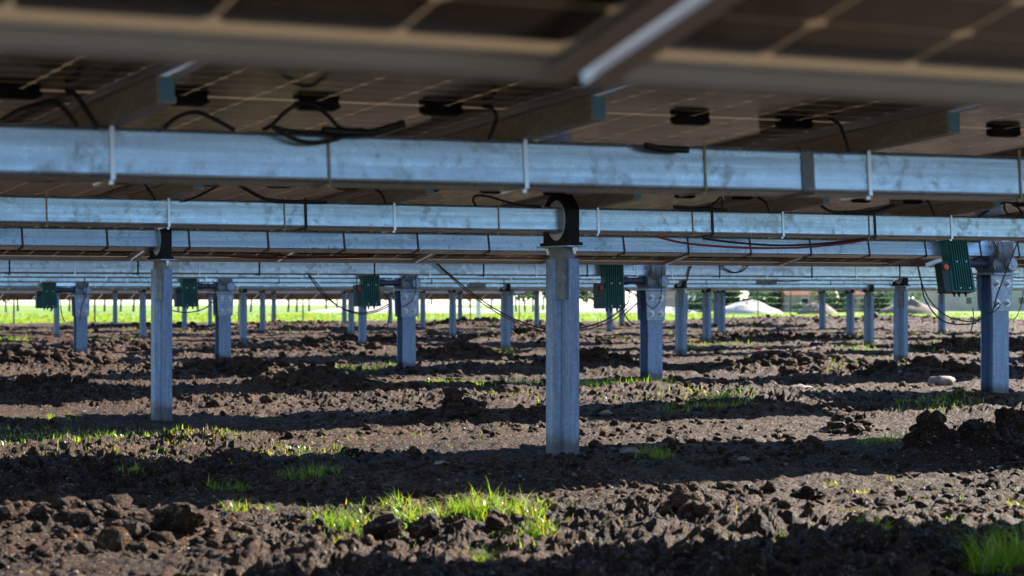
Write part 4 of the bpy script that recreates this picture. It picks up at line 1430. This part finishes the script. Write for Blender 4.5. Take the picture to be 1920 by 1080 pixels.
def crown_mesh(name, seed, R, H, z0, material, n=520, leaf=0.28):
    rg = np.random.default_rng(seed)
    b = MB()
    clumps = [(rg.normal(0, R * 0.42), rg.normal(0, R * 0.42), z0 + H * rg.uniform(0.15, 0.95), rg.uniform(0.25, 0.5) * R) for _ in range(16)]
    for i in range(n):
        cx, cy, cz, cr = clumps[i % 16]
        v = rg.normal(0, 1, 3); v /= np.linalg.norm(v); v *= cr * rg.uniform(0.5, 1.05)
        c = np.array([cx, cy, cz]) + v * np.array([1, 1, 0.8])
        a = rg.normal(0, 1, 3); a /= np.linalg.norm(a)
        e = np.cross(a, rg.normal(0, 1, 3)); e /= np.linalg.norm(e)
        s_ = leaf * rg.uniform(0.6, 1.3)
        b.add([c - a * s_ - e * s_ * 0.3, c - e * s_ * 0.7, c + a * s_, c + e * s_ * 0.7], [(0, 1, 2, 3)])
    return b.mesh(name, material)


def trunk_mesh(name, seed, h, r):
    rg = np.random.default_rng(seed)
    b = MB()
    lean = rg.normal(0, 0.12, 2)
    pts = [(lean[0] * t * h * 0.5, lean[1] * t * h * 0.5, -0.3 + (h + 0.3) * t) for t in (0, 0.15, 0.4, 0.7, 1)]
    b.tube(pts, [r * 1.35, r, r * 0.85, r * 0.7, r * 0.45], 8)
    for i in range(5):
        a = rg.uniform(0, 6.28); s_ = rg.uniform(0.35, 0.8)
        p0 = Vector((lean[0] * s_ * h * 0.5, lean[1] * s_ * h * 0.5, h * s_))
        p1 = p0 + Vector((math.cos(a), math.sin(a), 0.9)) * h * 0.28
        p2 = p1 + Vector((math.cos(a + .5), math.sin(a + .5), 1.1)) * h * 0.2
        b.tube([p0, p1, p2], [r * 0.45, r * 0.28, r * 0.12], 6)
    return b.mesh(name, M['bark'])


CROWNS = [crown_mesh('crown', 20 + i, 2.0, 3.4, 1.4, M['leaf']) for i in range(3)]
TRUNKS = [trunk_mesh('trunk', 40 + i, 2.9, 0.13) for i in range(3)]
BUSH2 = [crown_mesh('crown', 60 + i, 2.2, 3.2, -0.2, M['leaf2'], 700, 0.3) for i in range(2)]
BTRUNK = trunk_mesh('trunk', 70, 1.6, 0.10)

TORD = ORD + ['nineteenth', 'twentieth'] + ['twenty-' + q for q in ORD[:9]]
treepx = [12, 34, 96, 130, 178, 196, 226, 250, 335, 372, 405, 470, 540, 556, 580, 612, 632, 676, 742, 775, 808, 880, 920, 968, 985, 1000, 1018, 1100, 1118]
for i, px in enumerate(treepx):
    yd = 255 + (i * 37 % 40)
    x = (px - 960) / FPX * yd
    t = link('orchard_tree', None, None, (x, yd, -0.14), (0, 0, i * 1.3))
    sc = 0.9 + (i * 29 % 30) / 100
    t.scale = (sc, sc, sc)
    tag(t, 'slim dark trunked tree beyond the meadow, %s from the left of its row' % TORD[i], 'tree', 'orchard trees beyond the meadow')
    link('trunk', TRUNKS[i % 3], t)
    link('crown', CROWNS[i % 3], t)
bushes = [(1320, 250, .9, 'dark bush at the right wall of the pink house'), (1345, 300, 1.2, 'dark tree behind the gravel heap, at its left'), (1385, 300, 1.3, 'dark tree behind the middle of the gravel heap'),
          (1425, 298, 1.2, 'dark tree behind the right of the gravel heap'), (1455, 258, 1.0, 'dense green bush left of the first red roofed shed'),
          (1556, 250, .9, 'dense dark bush between the two red roofed sheds'), (1580, 246, .8, 'smaller bush just left of the narrow red roofed shed'),
          (1650, 250, .85, 'green bush right of the narrow red roofed shed'), (1700, 262, .7, 'low bush behind the low brown soil heap'),
          (1500, 240, .35, 'little pale green bush at the foot of the first shed'), (1215, 275, 1.0, 'dark bush left of the pink house')]
for i, (px, yd, sc, lab) in enumerate(bushes):
    t = link('bush', None, None, ((px - 960) / FPX * yd, yd, -0.14), (0, 0, i * 0.9)); t.scale = (sc, sc, sc)
    tag(t, lab, 'bush', 'dense bushes by the sheds')
    link('trunk', BTRUNK, t); link('crown', BUSH2[i % 2], t)
